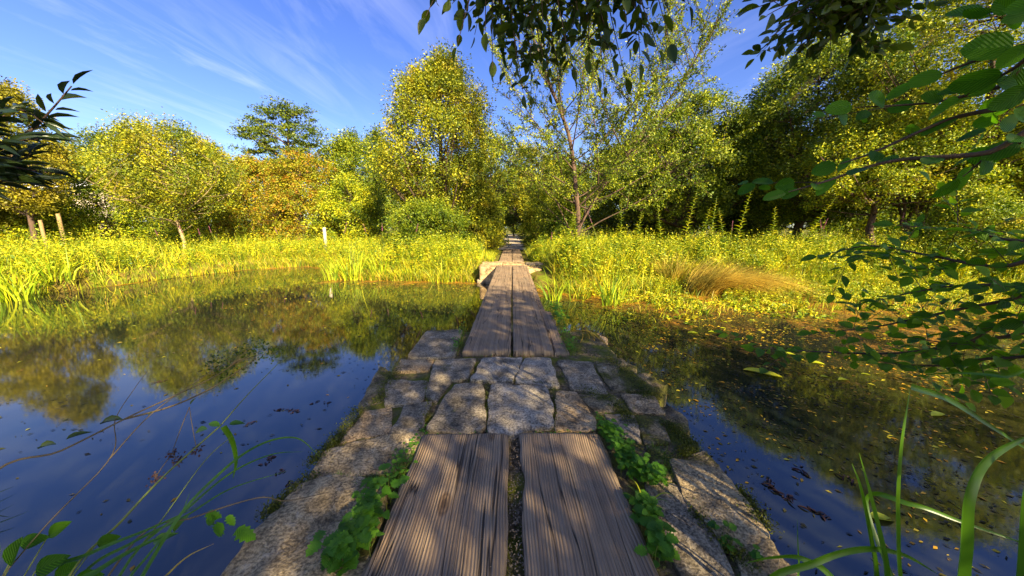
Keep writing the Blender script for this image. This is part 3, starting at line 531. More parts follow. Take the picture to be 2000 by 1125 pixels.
# ------------------------------------------------------------------ trees
def prof(kind, f):
    f = np.clip(f, 0, 1)
    if kind == 'oval': return np.sin(PI * np.clip(f * .93 + .05, 0, 1)) ** .6
    if kind == 'egg': return (np.sin(PI * np.clip(f ** .75 * .96 + .03, 0, 1))) ** .7
    if kind == 'cone': return np.clip(1.02 - f, 0, 1) ** .6 * np.clip(f * 6 + .4, 0, 1)
    if kind == 'dome': return np.clip(1 - f ** 2.2, 0, 1) ** .5 * np.clip(f * 3 + .6, 0, 1)
    if kind == 'column': return np.clip(1 - f ** 4, 0, 1) ** .5 * np.clip(f * 5 + .5, 0, 1)
def tree(kind_name, label, cat, x, y, h, R, z0, mt, group=None, kind='oval', n=300, per=60, leaf=.11, rc=.5, lean=(0, 0), bark='bark', trunk_r=None, seed=0,
         stems=1, ry=None, flat=.5, limbs=14, elev=.7, gz=-.1, shell=.35, upright=.55, ragged=.4, asp=.5):
    """trunk and limbs in one tapered mesh, the crown as many leaf clusters on twigs"""
    r = np.random.default_rng(seed + 100); ry = ry or R
    root = empty(kind_name, (x, y, gz), label, cat, group); per = int(per * 1.9)
    tr = trunk_r or h * .014
    # crown cluster centres
    f = r.beta(1.15, 1.15, n) if kind != 'cone' else r.beta(1, 1.6, n); az = r.uniform(0, 2 * PI, n)
    lump = np.array([mnoise.noise(Vector((math.cos(a) * 1.6, math.sin(a) * 1.6, q * 3.5 + seed))) for a, q in zip(az, f)])
    rad = prof(kind, f) * (1 + ragged * 1.6 * lump) * (shell + (1 - shell) * np.sqrt(r.uniform(0, 1, n)))
    Cc = np.stack([np.cos(az) * rad * R, np.sin(az) * rad * ry, z0 + f * (h - z0) + r.normal(0, .12, n)], -1)
    Cc[:, 0] += lean[0] * (Cc[:, 2] / h); Cc[:, 1] += lean[1] * (Cc[:, 2] / h)
    g = G(); pts = []
    for s in range(stems):
        a = 2 * PI * s / max(1, stems) + r.uniform(0, 1); sp_ = 0 if stems == 1 else .45 * R
        topz = h * .9 if kind != 'dome' else h * .8
        P = [(0 + (.12 * s * math.cos(a)), .12 * s * math.sin(a), 0)]
        for k in range(1, 8):
            u = k / 7; P.append((lean[0] * u + sp_ * math.cos(a) * u ** 1.2 + r.normal(0, .03 * R), lean[1] * u + sp_ * math.sin(a) * u ** 1.2 + r.normal(0, .03 * R), topz * u))
        P = spline(P, 22); rr_ = tr / math.sqrt(stems) * (1 - np.linspace(0, 1, 22)) ** .8 + .008
        rr_[0] *= 1.35
        tube(g, P, rr_, 8); pts += [(p, q) for p, q in zip(P, rr_)]
    TP = np.array([p for p, q in pts]); TR = np.array([q for p, q in pts])
    # limbs to a spread of far clusters
    order = np.argsort(-(np.hypot(Cc[:, 0], Cc[:, 1]) + r.uniform(0, R, n)))[:limbs]
    LP = [TP]; LR = [TR]
    for k in order:
        e = Cc[k]; hd = np.linalg.norm(e[:2] - TP[:, :2], axis=1); want = e[2] - hd * elev
        j = np.argmin(np.abs(TP[:, 2] - np.clip(want, z0 * .95 + .15, None)) + 1e3 * (TP[:, 2] < z0 * .8))
        a = TP[j]; m = a * .45 + e * .55; m = m + np.array([0, 0, -.08 * np.linalg.norm(e - a) + r.normal(0, .1)])
        P = bez(a, m, e, 12); rr_ = np.linspace(TR[j] * .55, .008, 12); tube(g, P, rr_, 5); LP.append(P[2:]); LR.append(rr_[2:])
    LP = np.concatenate(LP); LR = np.concatenate(LR)
    for e in Cc:
        d = np.linalg.norm(LP - e, axis=1) + 2.0 * np.clip(LP[:, 2] - e[2] + .2, 0, None); j = np.argmin(d); a = LP[j]
        P = bez(a, (a + e) / 2 + [0, 0, -.06], e, 5); tube(g, P, np.linspace(min(LR[j] * .6, .03), .005, 5), 3)
    g.build('trunk', M[bark], root, smooth=True)
    # leaves
    cl = np.repeat(np.arange(n), per); m = len(cl); cs = r.choice([.45, .7, 1.0, 1.25], n)[cl][:, None]
    off = np.clip(r.normal(0, 1, (m, 3)), -1.6, 1.6) * rc * .50 * cs * np.array([1, 1, flat]); 
    tw = np.array([[0, 0, upright]]) * rc * np.clip(np.abs(r.normal(0, .9, (m, 1))), 0, 1.7)
    P = Cc[cl] + off + tw; P[:, 2] = np.maximum(P[:, 2], .03)
    D = nrm(off + rdir(r, m) * rc * .5 + np.array([0, 0, -.12 * rc])); outw = nrm(Cc - np.array([0, 0, (z0 + h) * .45]))[cl]
    Nn = nrm(rdir(r, m) * 1.15 + np.array([0, 0, .6]) + outw * .35)
    ln = leaf * .92 * r.uniform(.5, 1.5, m); g = G(); leaves(g, P, D, Nn, ln, ln * asp * r.uniform(.85, 1.2, m)); g.build('crown', M[mt], root)
    return root
def px2x(px, D): return float(atd(px, 445, D)[0])
def topz(px, py, D): return float(atd(px, py, D)[2]) + .1
TREES = [
 # name, label, cat, px, D, top px y, half width px, crown base z, material, kwargs
 ('tall_tree','tall olive-yellow broadleaf tree left of the path with ragged pointed top','tree',864,17.5,112,98,.6,'olive',dict(kind='oval',n=760,per=90,leaf=.10,rc=.46,trunk_r=.2,limbs=30,elev=1.1,ragged=.3,upright=.9)),
 ('poplar','narrow dark poplar standing behind the tall olive tree, to its left','tree',750,34,252,24,1,'dark',dict(kind='column',n=150,per=60,leaf=.2,rc=.6,upright=1)),
 ('broadleaf_tree','dark pointed tree between the poplar and the wood edge','tree',694,24,255,62,.3,'green',dict(kind='egg',n=300,per=80,leaf=.13,rc=.55)),
 ('oak_tree','dark oak with open crown rising above the orange hedge','tree',583,30,198,62,5.5,'dark',dict(kind='oval',n=190,per=62,leaf=.18,rc=.75,trunk_r=.3,flat=.28,limbs=22,ragged=.5,upright=.1)),
 ('hawthorn_bush','hedge bush with orange-red tinge under the dark oak','bush',600,21,300,85,0,'autumn',dict(kind='dome',n=280,per=80,leaf=.11,rc=.5,stems=3)),
 ('hawthorn_bush','orange-tinged hedge bush just right of the thin-trunked tree','bush',505,22,304,60,0,'autumn',dict(kind='dome',n=210,per=80,leaf=.12,rc=.5,stems=3)),
 ('hawthorn_bush','yellow-green hedge bush at the foot of the dark pointed tree','bush',688,19.5,348,62,0,'bright',dict(kind='dome',n=200,per=80,leaf=.10,rc=.42,stems=3)),
 ('young_tree','young feathery tree with thin pale trunk on the left bank','tree',350,15.2,240,96,1.75,'olive',dict(kind='oval',n=360,per=80,leaf=.085,rc=.38,trunk_r=.07,bark='bark_pale',limbs=9,elev=2.2,upright=1.1,ragged=.3)),
 ('birch_tree','pale feathery tree top behind the young thin-trunked tree','tree',318,23,230,40,3,'bright',dict(kind='cone',n=120,per=50,leaf=.11,rc=.4,upright=1.2)),
 ('broadleaf_tree','dark round-topped tree behind the left hedge bushes','tree',225,30,258,85,0,'dark',dict(kind='dome',n=240,per=75,leaf=.17,rc=.8)),
 ('hedge_bush','yellow-green bush left of the thin-trunked tree','bush',215,19,305,70,0,'bright',dict(kind='dome',n=240,per=85,leaf=.10,rc=.45,stems=3)),
 ('hedge_bush','yellow bush in front of the white roof on the left','bush',120,17.5,378,55,0,'bright',dict(kind='dome',n=170,per=80,leaf=.10,rc=.42,stems=3)),
 ('hedge_bush','low bright bush in the shade behind the thin-trunked tree','bush',410,21,330,70,0,'bright',dict(kind='dome',n=200,per=80,leaf=.11,rc=.45,stems=3)),
 ('broadleaf_tree','green tree behind the young feathery tree','tree',420,29,275,60,0,'green',dict(kind='dome',n=220,per=75,leaf=.16,rc=.7)),
 ('rust_tree','brownish tree at the left edge behind the narrow-leaved twig','tree',62,14.5,150,62,2.0,'brown',dict(kind='egg',n=230,per=70,leaf=.10,rc=.4,trunk_r=.1,ragged=.4)),
 ('rust_tree','yellow-brown tree cut by the left edge of the picture','tree',-60,15,215,70,1.0,'brown',dict(kind='oval',n=230,per=70,leaf=.10,rc=.42)),
 ('hedge_bush','yellow bush at the far left edge below the brownish trees','bush',10,16,392,70,0,'bright',dict(kind='dome',n=200,per=80,leaf=.10,rc=.4,stems=3)),
 ('path_bush','dense bush at the foot of the tall olive tree','bush',835,15.2,392,75,0,'green',dict(kind='dome',n=260,per=90,leaf=.08,rc=.34,stems=4)),
 ('path_bush','bush crowding the left side of the path','bush',938,17.5,352,42,0,'olive',dict(kind='dome',n=220,per=90,leaf=.085,rc=.38,stems=3)),
 ('path_bush','small bright bush at the left rim of the path','bush',960,21,400,26,0,'bright',dict(kind='dome',n=120,per=70,leaf=.08,rc=.3,stems=3)),
 ('path_tree','tree arching over the path from the left','tree',935,27,262,62,1.0,'green',dict(kind='oval',n=260,per=75,leaf=.12,rc=.55,lean=(1.4,0))),
 ('path_tree','tree arching over the path from the right','tree',1062,27,285,58,1.0,'olive',dict(kind='oval',n=260,per=75,leaf=.12,rc=.55,lean=(-1.4,0))),
 ('path_tree','darker tree closing the tunnel at the end of the path','tree',1004,44,330,60,1.6,'dark',dict(kind='oval',n=240,per=70,leaf=.2,rc=.9)),
 ('path_bush','bush on the right of the path before the tunnel','bush',1060,21,372,42,0,'bright',dict(kind='dome',n=190,per=80,leaf=.09,rc=.38,stems=3)),
 ('path_bush','bush between the open tree and the path','bush',1098,17,380,40,0,'green',dict(kind='dome',n=180,per=80,leaf=.085,rc=.35,stems=3)),
 ('broadleaf_tree','dense tree right of the open many-branched tree','tree',1335,18.5,186,120,1.2,'green',dict(kind='oval',n=480,per=85,leaf=.11,rc=.5,trunk_r=.16,flat=.35,limbs=24)),
 ('broadleaf_tree','lower tree filling the gap right of the open tree','tree',1235,22,262,75,.5,'dark',dict(kind='dome',n=240,per=80,leaf=.13,rc=.6,flat=.4)),
 ('dark_tree','tall dark green tree below the upper right twigs','tree',1560,16.5,80,140,1.5,'green',dict(kind='oval',n=760,per=85,leaf=.11,rc=.52,trunk_r=.2,limbs=26,ragged=.3)),
 ('dark_tree','dark tree behind the willow herbs on the right bank','tree',1455,21,200,75,.6,'dark',dict(kind='oval',n=300,per=80,leaf=.13,rc=.6)),
 ('sunlit_tree','big bright yellow tree at the upper right corner','tree',1860,12.5,-80,215,2.5,'bright',dict(kind='oval',n=820,per=90,leaf=.09,rc=.48,trunk_r=.17,limbs=34,ragged=.3)),
 ('sunlit_tree','drooping pale yellow tree before the dark tree on the right','tree',1700,12.4,215,125,2.1,'bright',dict(kind='dome',n=340,per=85,leaf=.075,rc=.36,trunk_r=.13,ragged=.3,flat=.45)),
 ('multi_stem_shrub','dark fan of bare stems with thin leaves behind the right bank','shrub',1790,12.2,290,100,1.9,'olive',dict(kind='oval',n=90,per=60,leaf=.08,rc=.35,stems=7,trunk_r=.2)),
 ('sunlit_tree','bright tree beyond the right edge of the picture','tree',2080,11,60,150,1.0,'bright',dict(kind='oval',n=420,per=85,leaf=.085,rc=.45,trunk_r=.13)),
 ('bank_bush','bright bush at the right edge of the far bank','bush',1905,9.6,372,75,-.1,'bright',dict(kind='dome',n=240,per=90,leaf=.06,rc=.28,stems=4)),
]
for i, (nm, lb, ct, px, D, ty, hw, z0, mt, kw) in enumerate(TREES):
    h = topz(px, ty, D) - kw.get('rc', .5) * (.35 + .9 * kw.get('upright', .4)); R = hw / F * D
    tree(nm, lb, ct, px2x(px, D), D, h, R, z0, mt, seed=i * 13 + 1, **kw)
# the wood behind: copies of three trees, seen as treetops over the hedges and through the gaps
protoA = tree('wood_tree', 'wood tree behind the tunnel, just left of the path', 'tree', -5.5, 37, 8.6, 3.4, .3, 'dark', 'trees of the wood behind', kind='oval', n=260, per=70, leaf=.2, rc=.9, seed=501)
protoB = tree('wood_tree', 'wood tree behind the tunnel, just right of the path', 'tree', 5.2, 36, 8.2, 3.6, .3, 'green', 'trees of the wood behind', kind='egg', n=260, per=70, leaf=.2, rc=.9, seed=502)
WT = [(-11.5, 40, 8.2, 'wood tree showing between the poplar and the tall olive tree'), (-18, 38, 7.0, 'wood tree behind the dark pointed tree'), (-26, 36, 7.6, 'wood tree behind the orange hedge'), (-35, 36, 8, 'wood tree behind the young feathery tree'),
      (-46, 34, 8.5, 'wood tree far behind the white roof'), (11, 38, 9.5, 'wood tree seen through the open tree'), (17, 36, 10.5, 'wood tree behind the dense green tree'), (24, 34, 11, 'wood tree behind the tall dark tree'),
      (19, 27, 6.5, 'low wood tree behind the right one of the dark trees'), (25, 24, 6.5, 'low wood tree behind the fan of dark stems'), (13, 29, 6.5, 'low wood tree behind the dark tree of the willow herbs'), (-14, 29, 5.5, 'low wood tree behind the yellow-green hedge bush'),
      (30, 27, 10, 'wood tree behind the drooping pale tree'), (36, 22, 11, 'wood tree behind the corner tree'), (1.5, 56, 8, 'wood tree farthest down the path'), (-3.5, 50, 8, 'wood tree at the left of the path end')]
for i, (x, y, h, lb) in enumerate(WT):
    c = copy_tree((protoA, protoB)[i % 2]); c.location = (x, y, -.1); c.rotation_euler[2] = i * 1.3; s = h / 8.4; c.scale = (s * 1.15, s * 1.15, s); c['label'] = lb

# open many-branched tree right of the path: real branching, leaves in tufts along rising twigs
def open_tree(x, y, h, seed=5):
    r = np.random.default_rng(seed); root = empty('open_tree', (x, y, -.1), 'slender many-branched tree with sparse leaves right of the path', 'tree')
    g = G(); gl = G(); LP = []; LD = []
    def branch(p0, d0, length, rad, depth):
        n = max(6, int(length / .35)); P = [np.array(p0, float)]; d = nrm(np.array(d0, float))
        for i in range(n):
            d = nrm(d + r.normal(0, .05, 3) + np.array([0, 0, .035 if depth else .02])); P.append(P[-1] + d * length / n)
        P = np.array(P); tube(g, P, np.linspace(rad, .006, n + 1), 7 if depth == 0 else 4)
        if depth >= 1:
            m = int(length * (17 if depth == 1 else 26)); t = r.uniform(.25 if depth == 1 else .05, 1, m) * n; i0 = np.clip(t.astype(int), 0, n - 1)
            q = P[i0] + (P[i0 + 1] - P[i0]) * (t - i0)[:, None]; dd = nrm(P[i0 + 1] - P[i0])
            q = np.repeat(q, 3, 0) + r.normal(0, .05, (m * 3, 3)); dd = np.repeat(dd, 3, 0)
            LP.append(q); LD.append(nrm(dd * .7 + rdir(r, len(q)) * .8 + [0, 0, -.25]))
        return P
    t0 = branch((0, 0, 0), (-.01, 0, 1), h, .115, 0)
    t1 = branch(t0[3] , (.33, .05, 1), h * .8, .062, 0)
    t2 = branch(t0[2] * [1, 1, .9], (-.55, .1, .9), h * .3, .04, 1)
    for ti, T in ((0, t0), (1, t1)):
        nb = 44 if ti == 0 else 26
        for k in range(nb):
            f = .09 + .86 * (k / nb) ** 1.05; j = int(f * (len(T) - 1)); a = k * 2.4 + r.uniform(-.4, .4) + ti
            el = .35 + .75 * f + r.uniform(-.12, .15); ln = h * (.40 * (1 - f) ** .7 + .07) * r.uniform(.8, 1.15)
            d = (math.cos(a) * math.cos(el), math.sin(a) * math.cos(el), math.sin(el))
            B = branch(T[j], d, ln, .012 + .022 * (1 - f), 1)
            for q in range(int(ln * 3.2)):
                jj = r.integers(int(len(B) * .25), len(B) - 1); dd = nrm(B[jj + 1] - B[jj] + r.normal(0, .45, 3) + [0, 0, .1])
                branch(B[jj], dd, ln * r.uniform(.14, .3), .009, 2)
    g.build('trunk', M['bark'], root, smooth=True)
    P = np.concatenate(LP); D = np.concatenate(LD); ln = .085 * r.uniform(.6, 1.25, len(P))
    leaves(gl, P, D, nrm(rdir(r, len(P)) + [0, 0, .7]), ln, ln * .5); gl.build('crown', M['green'], root)
open_tree(px2x(1130, 13.5), 13.5, 12.0)

# ------------------------------------------------------------------ bank vegetation nobody could count
def gz(x, y): return height(np.asarray(x, float), np.asarray(y, float))
def noisef(P, s, o=0): return np.array([mnoise.noise(Vector((a * s, b * s, o))) for a, b in P])
def scatter(r, n, x0, x1, d0, d1, power=1.0):
    x = r.uniform(x0, x1, n); d = d0 + (d1 - d0) * r.uniform(0, 1, n) ** power; y = shore(x) + d
    return x, y, d
def path_clear(x, y, m=0.0): return ~((np.abs(x) < .62 + m + .2 * (y > 16)) & (y > 10)) & ~((np.abs(x) < 1.15) & (y < 12.2))
def herbs(g, x, y, z, H, r, nl=14, L=.09, W=.35, up=.35, spread=.16):
    n = len(x); lean = rdir(r, n) * [1, 1, 0] * spread
    base = np.stack([x, y, z], -1); blades(g, base, H, lean, np.full(n, .22), .012, r, 2)
    t = r.uniform(.12, 1.02, (n, nl)); q = base[:, None] + np.stack([lean[:, 0:1] * t * t * H[:, None], lean[:, 1:2] * t * t * H[:, None], t * H[:, None] * .97], -1)
    q = q.reshape(-1, 3); D = nrm(rdir(r, len(q)) * [1, 1, .3] + [0, 0, up]); ln = (L * (1.25 - .55 * t).ravel()) * r.uniform(.6, 1.3, len(q))
    leaves(g, q, D, nrm(rdir(r, len(q)) * .9 + [0, 0, .8]), ln, ln * W)
r = np.random.default_rng(77)
# herb layer
g = G()
for (x0, x1, d0, d1, n, h0, h1) in [(-24, -1.6, .25, 6.5, 9500, .5, .95), (1.4, 20, .35, 5.5, 9500, .55, 1.1), (-30, 26, 5.5, 16, 6000, .7, 1.15)]:
    x, y, d = scatter(r, n, x0, x1, d0, d1); ok = path_clear(x, y, .5 + .1) & ~((x > -1.6) & (x < 0) & (y < 19)); x, y, d = x[ok], y[ok], d[ok]
    nn = .6 * noisef(np.stack([x, y], -1), .6) + .5 * noisef(np.stack([x, y], -1), 1.9, 5); keep = nn > -.16; x, y, d, nn = x[keep], y[keep], d[keep], nn[keep]
    H = (h0 + (h1 - h0) * np.clip(.5 + 1.5 * nn, 0, 1.2)) * r.uniform(.7, 1.15, len(x)) * np.clip(.45 + d / 1.6, .4, 1)
    herbs(g, x, y, gz(x, y) - .02, H * r.uniform(.75, 1.2, len(x)), r, 15, .085, .42)
x, y, d = scatter(r, 9000, 1.3, 19, -3.2, .6, .6); nn = noisef(np.stack([x, y], -1), .8, 12) + .6 * noisef(np.stack([x, y], -1), 2.6, 15); ok = (nn > .05 - .28 * np.clip(d + 2.2, 0, 2.5)) & (x > 1.5 + .3 * (d < -1.5)) & (r.uniform(size=len(x)) < np.clip((x - 1.2) / 3, .12, 1)); x, y, d, nn = x[ok], y[ok], d[ok], nn[ok]
herbs(g, x, y, np.maximum(gz(x, y), WZ) - .02, (.08 + .26 * np.clip((d + 3.2) / 3.4, 0, 1) ** 2) * r.uniform(.5, 1.6, len(x)), r, 9, .075, .45, up=.15)
tag(g.build('bank_herbs', M['herb']), 'dense yellow-green leafy herbs covering the far banks', 'plants', kind='stuff')
# grasses and sedges
g = G(); g2 = G()
for (x0, x1, d0, d1, n, h0, h1) in [(-26, -1.2, -.3, 1.2, 24000, .25, .6), (-24, -1.3, .8, 6, 9000, .5, 1.0), (1.1, 22, -.3, 1.2, 17000, .3, .7), (2.5, 19, -2.6, 0, 3500, .12, .4), (1.2, 20, .8, 6, 9000, .6, 1.15), (-30, 26, 6, 18, 8000, .7, 1.2), (-2.4, -.5, 1.2, 9, 5000, .12, .35), (.45, 1.6, 1.5, 9, 4000, .2, .6)]:
    x, y, d = scatter(r, n, x0, x1, d0, d1); ok = path_clear(x, y, .05); x, y = x[ok], y[ok]; m = len(x)
    base = np.stack([x, y, np.maximum(gz(x, y), WZ) - .02], -1); H = r.uniform(h0, h1, m); k = r.uniform(size=m) < (.30 if d0 < .5 else .12)
    lean = rdir(r, m) + np.array([0, -.5 if d0 < 0 else 0, 0])
    for gg, s in ((g, ~k), (g2, k)): blades(gg, base[s], H[s] * (1 if gg is g else .9), lean[s], r.uniform(.25, .95, s.sum()), .014, r, 3)
tag(g.build('bank_grass', M['grass']), 'tall yellow-green grass along the far banks', 'grass', kind='stuff')
tag(g2.build('dry_grass', M['straw']), 'straw-coloured dead grass mixed into the far banks', 'grass', kind='stuff')
# clumps
def clump(name, label, cat, x, y, n, H, W, mt, group=None, rad=.18, bend=.5, lean=(0, 0), seed=0, segs=5, z=None, scape=0):
    rr = np.random.default_rng(seed + 900); zz = float(max(gz(x, y), WZ)) - .03 if z is None else z
    root = empty(name, (x, y, zz), label, cat, group)
    a = rr.uniform(0, 2 * PI, n); q = rad * np.sqrt(rr.uniform(0, 1, n)); b = np.stack([q * np.cos(a), q * np.sin(a), np.zeros(n)], -1)
    ln = nrm(b + rr.normal(0, .5 * rad, (n, 3)) + np.array([lean[0], lean[1], 0]) * rad * 2); g = G()
    blades(g, b, H * rr.uniform(.55, 1.1, n), ln, bend * rr.uniform(.3, 1.5, n), W * rr.uniform(.7, 1.2, n), rr, segs); g.build('blade_tuft', M[mt], root)
    if scape:
        g = G()
        for k in range(scape):
            a = rr.uniform(0, 6.28); P = bez((0, 0, 0), (.02 * math.cos(a), .02 * math.sin(a), H * .6), (.2 * math.cos(a), .2 * math.sin(a), H * 1.12), 6); tube(g, P, .006, 4)
        g.build('flower_stem', M['stem'], root)
    return root
CL = [(20,588,90,1.25,.030,'iris','big arching iris clump at the left edge of the water',.35,.6,0),(105,572,60,1.0,.024,'iris','second iris clump from the left edge, beside the big one',.3,.6,0),
      (645,548,34,1.0,.022,'iris','iris clump at the left end of the tall reeds left of the footbridge',.25,.5,0),(688,547,60,1.15,.022,'iris','tall iris clump in the middle of the reeds left of the footbridge',.32,.35,3),
      (742,544,44,1.1,.022,'iris','iris clump at the right end of the reeds left of the footbridge',.28,.4,2),(800,548,46,.8,.016,'grass','grassy tuft at the waterline halfway to the far pier',.3,.6,0),
      (862,552,60,.85,.016,'grass','grassy tuft at the waterline left of the far pier',.35,.6,0),(1082,588,40,.85,.022,'iris','sedge clump with bent blades beside the far pier',.22,.8,0),
      (1196,598,46,.95,.022,'iris','iris clump standing in the water right of the far pier',.25,.45,0),(1128,586,36,.8,.018,'grass','grassy tuft between the pier and the iris standing in water',.25,.6,0),
      (1262,578,50,.8,.016,'grass','grassy tuft between the standing iris and the brown sedge',.3,.6,0),(405,522,40,.7,.022,'iris','low iris tuft on the left bank below the thin-trunked tree',.3,.6,0),
      (535,505,40,.8,.022,'iris','low iris tuft on the left bank below the orange bush',.3,.6,0),(1640,548,46,.7,.016,'grass','grassy tuft right of the brown sedge mound',.3,.7,0)]
for i, (px, py, n, H, W, mt, lb, rad, bd, scp) in enumerate(CL):
    p = at(px, py, WZ); clump('iris_clump' if mt == 'iris' else 'grass_tuft', lb, 'iris clump' if mt == 'iris' else 'grass tuft', p[0], p[1] + .1, n, H, W, mt, 'clumps along the far waterline', rad, bd, seed=i, scape=scp)
p = at(1355, 560, WZ + .1); clump('sedge_tussock', 'large brown sedge mound flopping to the right over the water', 'sedge', p[0], p[1] - .35, 1500, 1.3, .011, 'straw', None, .5, 1.2, lean=(1.1, -.35), seed=60, segs=6)
p = at(1440, 560, WZ + .1); clump('sedge_tussock', 'smaller straw-coloured sedge mound right of the large brown one', 'sedge', p[0], p[1] - .25, 800, 1.05, .010, 'straw', None, .4, 1.2, lean=(1.0, -.5), seed=61, segs=6)
p = at(1545, 540, WZ + .1); clump('sedge_tussock', 'green arching sedge mound behind the straw-coloured one', 'sedge', p[0], p[1] + .3, 500, .95, .012, 'iris', None, .4, 1.0, lean=(.8, -.4), seed=62, segs=6)
p = at(1335, 560, WZ + .1); clump('sedge_tussock', 'upright brown sedge mound at the dark hollow left of the large one', 'sedge', p[0] - .2, p[1] + .5, 500, 1.1, .010, 'straw', None, .35, .5, seed=63, segs=6)
# tall reeds (cattail leaves) on the right bank
for px, py, D, H, lb in [(1632, 470, 11.5, 1.0, 'pair of cattail leaves rising left of the dark fan of stems'), (1795, 470, 10.5, 1.25, 'single tall cattail leaf before the dark fan of stems')]:
    x = px2x(px, D); clump('cattail', lb, 'cattail', x, D, 9, H + .75, .03, 'iris', 'cattails on the right bank', .12, .15, seed=int(px), z=-.1)

def spike_plant(name, label, cat, x, y, H, group, seed, flower=True, leafL=.11, z=None, nl=70, lean=None):
    rr = np.random.default_rng(seed); zz = float(max(gz(x, y), WZ)) if z is None else z
    root = empty(name, (x, y, zz), label, cat, group); lean = rr.normal(0, .15, 2) if lean is None else lean
    P = spline([(0, 0, -.03), (lean[0] * .3 * H, lean[1] * .3 * H, H * .5), (lean[0] * H, lean[1] * H, H)], 10); g = G(); tube(g, P, np.linspace(.008, .003, 10), 4); g.build('stem', M['stem'], root)
    t = np.linspace(.08, .8 if flower else .99, nl); q = np.stack([np.interp(t, np.linspace(0, 1, 10), P[:, k]) for k in range(3)], -1)
    a = np.arange(nl) * PI / 2 + (np.arange(nl) % 2) * PI; a = np.arange(nl) * 2.4 ; D = np.stack([np.cos(a), np.sin(a), np.full(nl, .55)], -1)
    ln = leafL * (1.15 - .85 * t) * rr.uniform(.8, 1.2, nl); g = G(); leaves(g, q, D, np.tile([0, 0, 1.0], (nl, 1)), ln, ln * .28, LANCE); g.build('foliage', M['herb'], root)
    if flower:
        m = 120; t = rr.uniform(.78, 1.0, m); q = np.stack([np.interp(t, np.linspace(0, 1, 10), P[:, k]) for k in range(3)], -1); a = rr.uniform(0, 6.28, m)
        D = np.stack([np.cos(a), np.sin(a), rr.uniform(0, .6, m)], -1); g = G(); leaves(g, q, D, rdir(rr, m), .034 * (1.4 - t), .02); g.build('flower_spike', M['purple'], root)
    return root
LS = [(362,455,13.2,.55,'purple loosestrife right beside the thin pale trunk'),(314,462,13,.5,'purple loosestrife left of the thin pale trunk'),(392,460,14,.45,'purple loosestrife between thin trunk and orange bush, left one'),(418,455,14,.55,'purple loosestrife between thin trunk and orange bush, right one'),
      (548,458,15,.5,'pale loosestrife below the orange bush'),(660,452,13.5,.55,'loosestrife spike just right of the white post'),(722,452,13,.6,'loosestrife spike behind the reeds, left one'),(745,450,13,.6,'loosestrife spike behind the reeds, middle one'),
      (803,450,12.6,.65,'deepest purple loosestrife left of the tall olive tree foot'),(1177,425,10.6,1.0,'purple loosestrife at the foot of the open tree'),(1075,468,11.2,.55,'purple loosestrife deep in the herbs right of the path'),
      (1432,445,11.5,.7,'lilac loosestrife right of the tall willow herbs'),(1598,440,11,.7,'pink loosestrife left of the pair of cattail leaves, nearer one'),(1618,440,11.4,.7,'pink loosestrife left of the pair of cattail leaves, farther one'),(1765,430,11,.85,'pink loosestrife left of the single cattail leaf')]
for i, (px, py, D, H, lb) in enumerate(LS):
    p = atd(px, py - 14, D); z = float(gz(p[0], D)); spike_plant('loosestrife', lb, 'purple loosestrife', p[0], D, max(.7, p[2] - z), 'loosestrife on the far banks', 300 + i)
WH = [(1218,392,10.8,'willow herb nearest the open tree'),(1300,398,11,'willow herb left of the tall trio'),(1344,372,10.8,'left one of the tall trio of willow herbs'),(1396,382,10.6,'middle one of the tall trio of willow herbs'),(1450,368,10.8,'tallest willow herb, right one of the trio'),
      (1428,405,10.2,'short willow herb between the right two of the trio'),(1582,388,11.2,'lone willow herb left of the cattail leaves'),(1245,412,10,'short willow herb right of the open tree foot'),(1372,408,10.2,'short willow herb between the left two of the trio'),
      (775,415,12,'feathery plant rising before the tall olive tree foot'),(118,430,12.4,'tall weed beside the left pair of posts'),(1520,405,10.6,'willow herb right of the trio'),(1135,400,9.8,'leafy stalk before the trunk of the open tree'),(1100,412,9.6,'leafy stalk left of the open tree trunk')]
for i, (px, py, D, lb) in enumerate(WH):
    p = atd(px, py, D); z = float(gz(p[0], D)); spike_plant('willow_herb', lb, 'willow herb', p[0], D, p[2] - z, 'willow herbs on the far banks', 400 + i, flower=False, leafL=.26, nl=64)
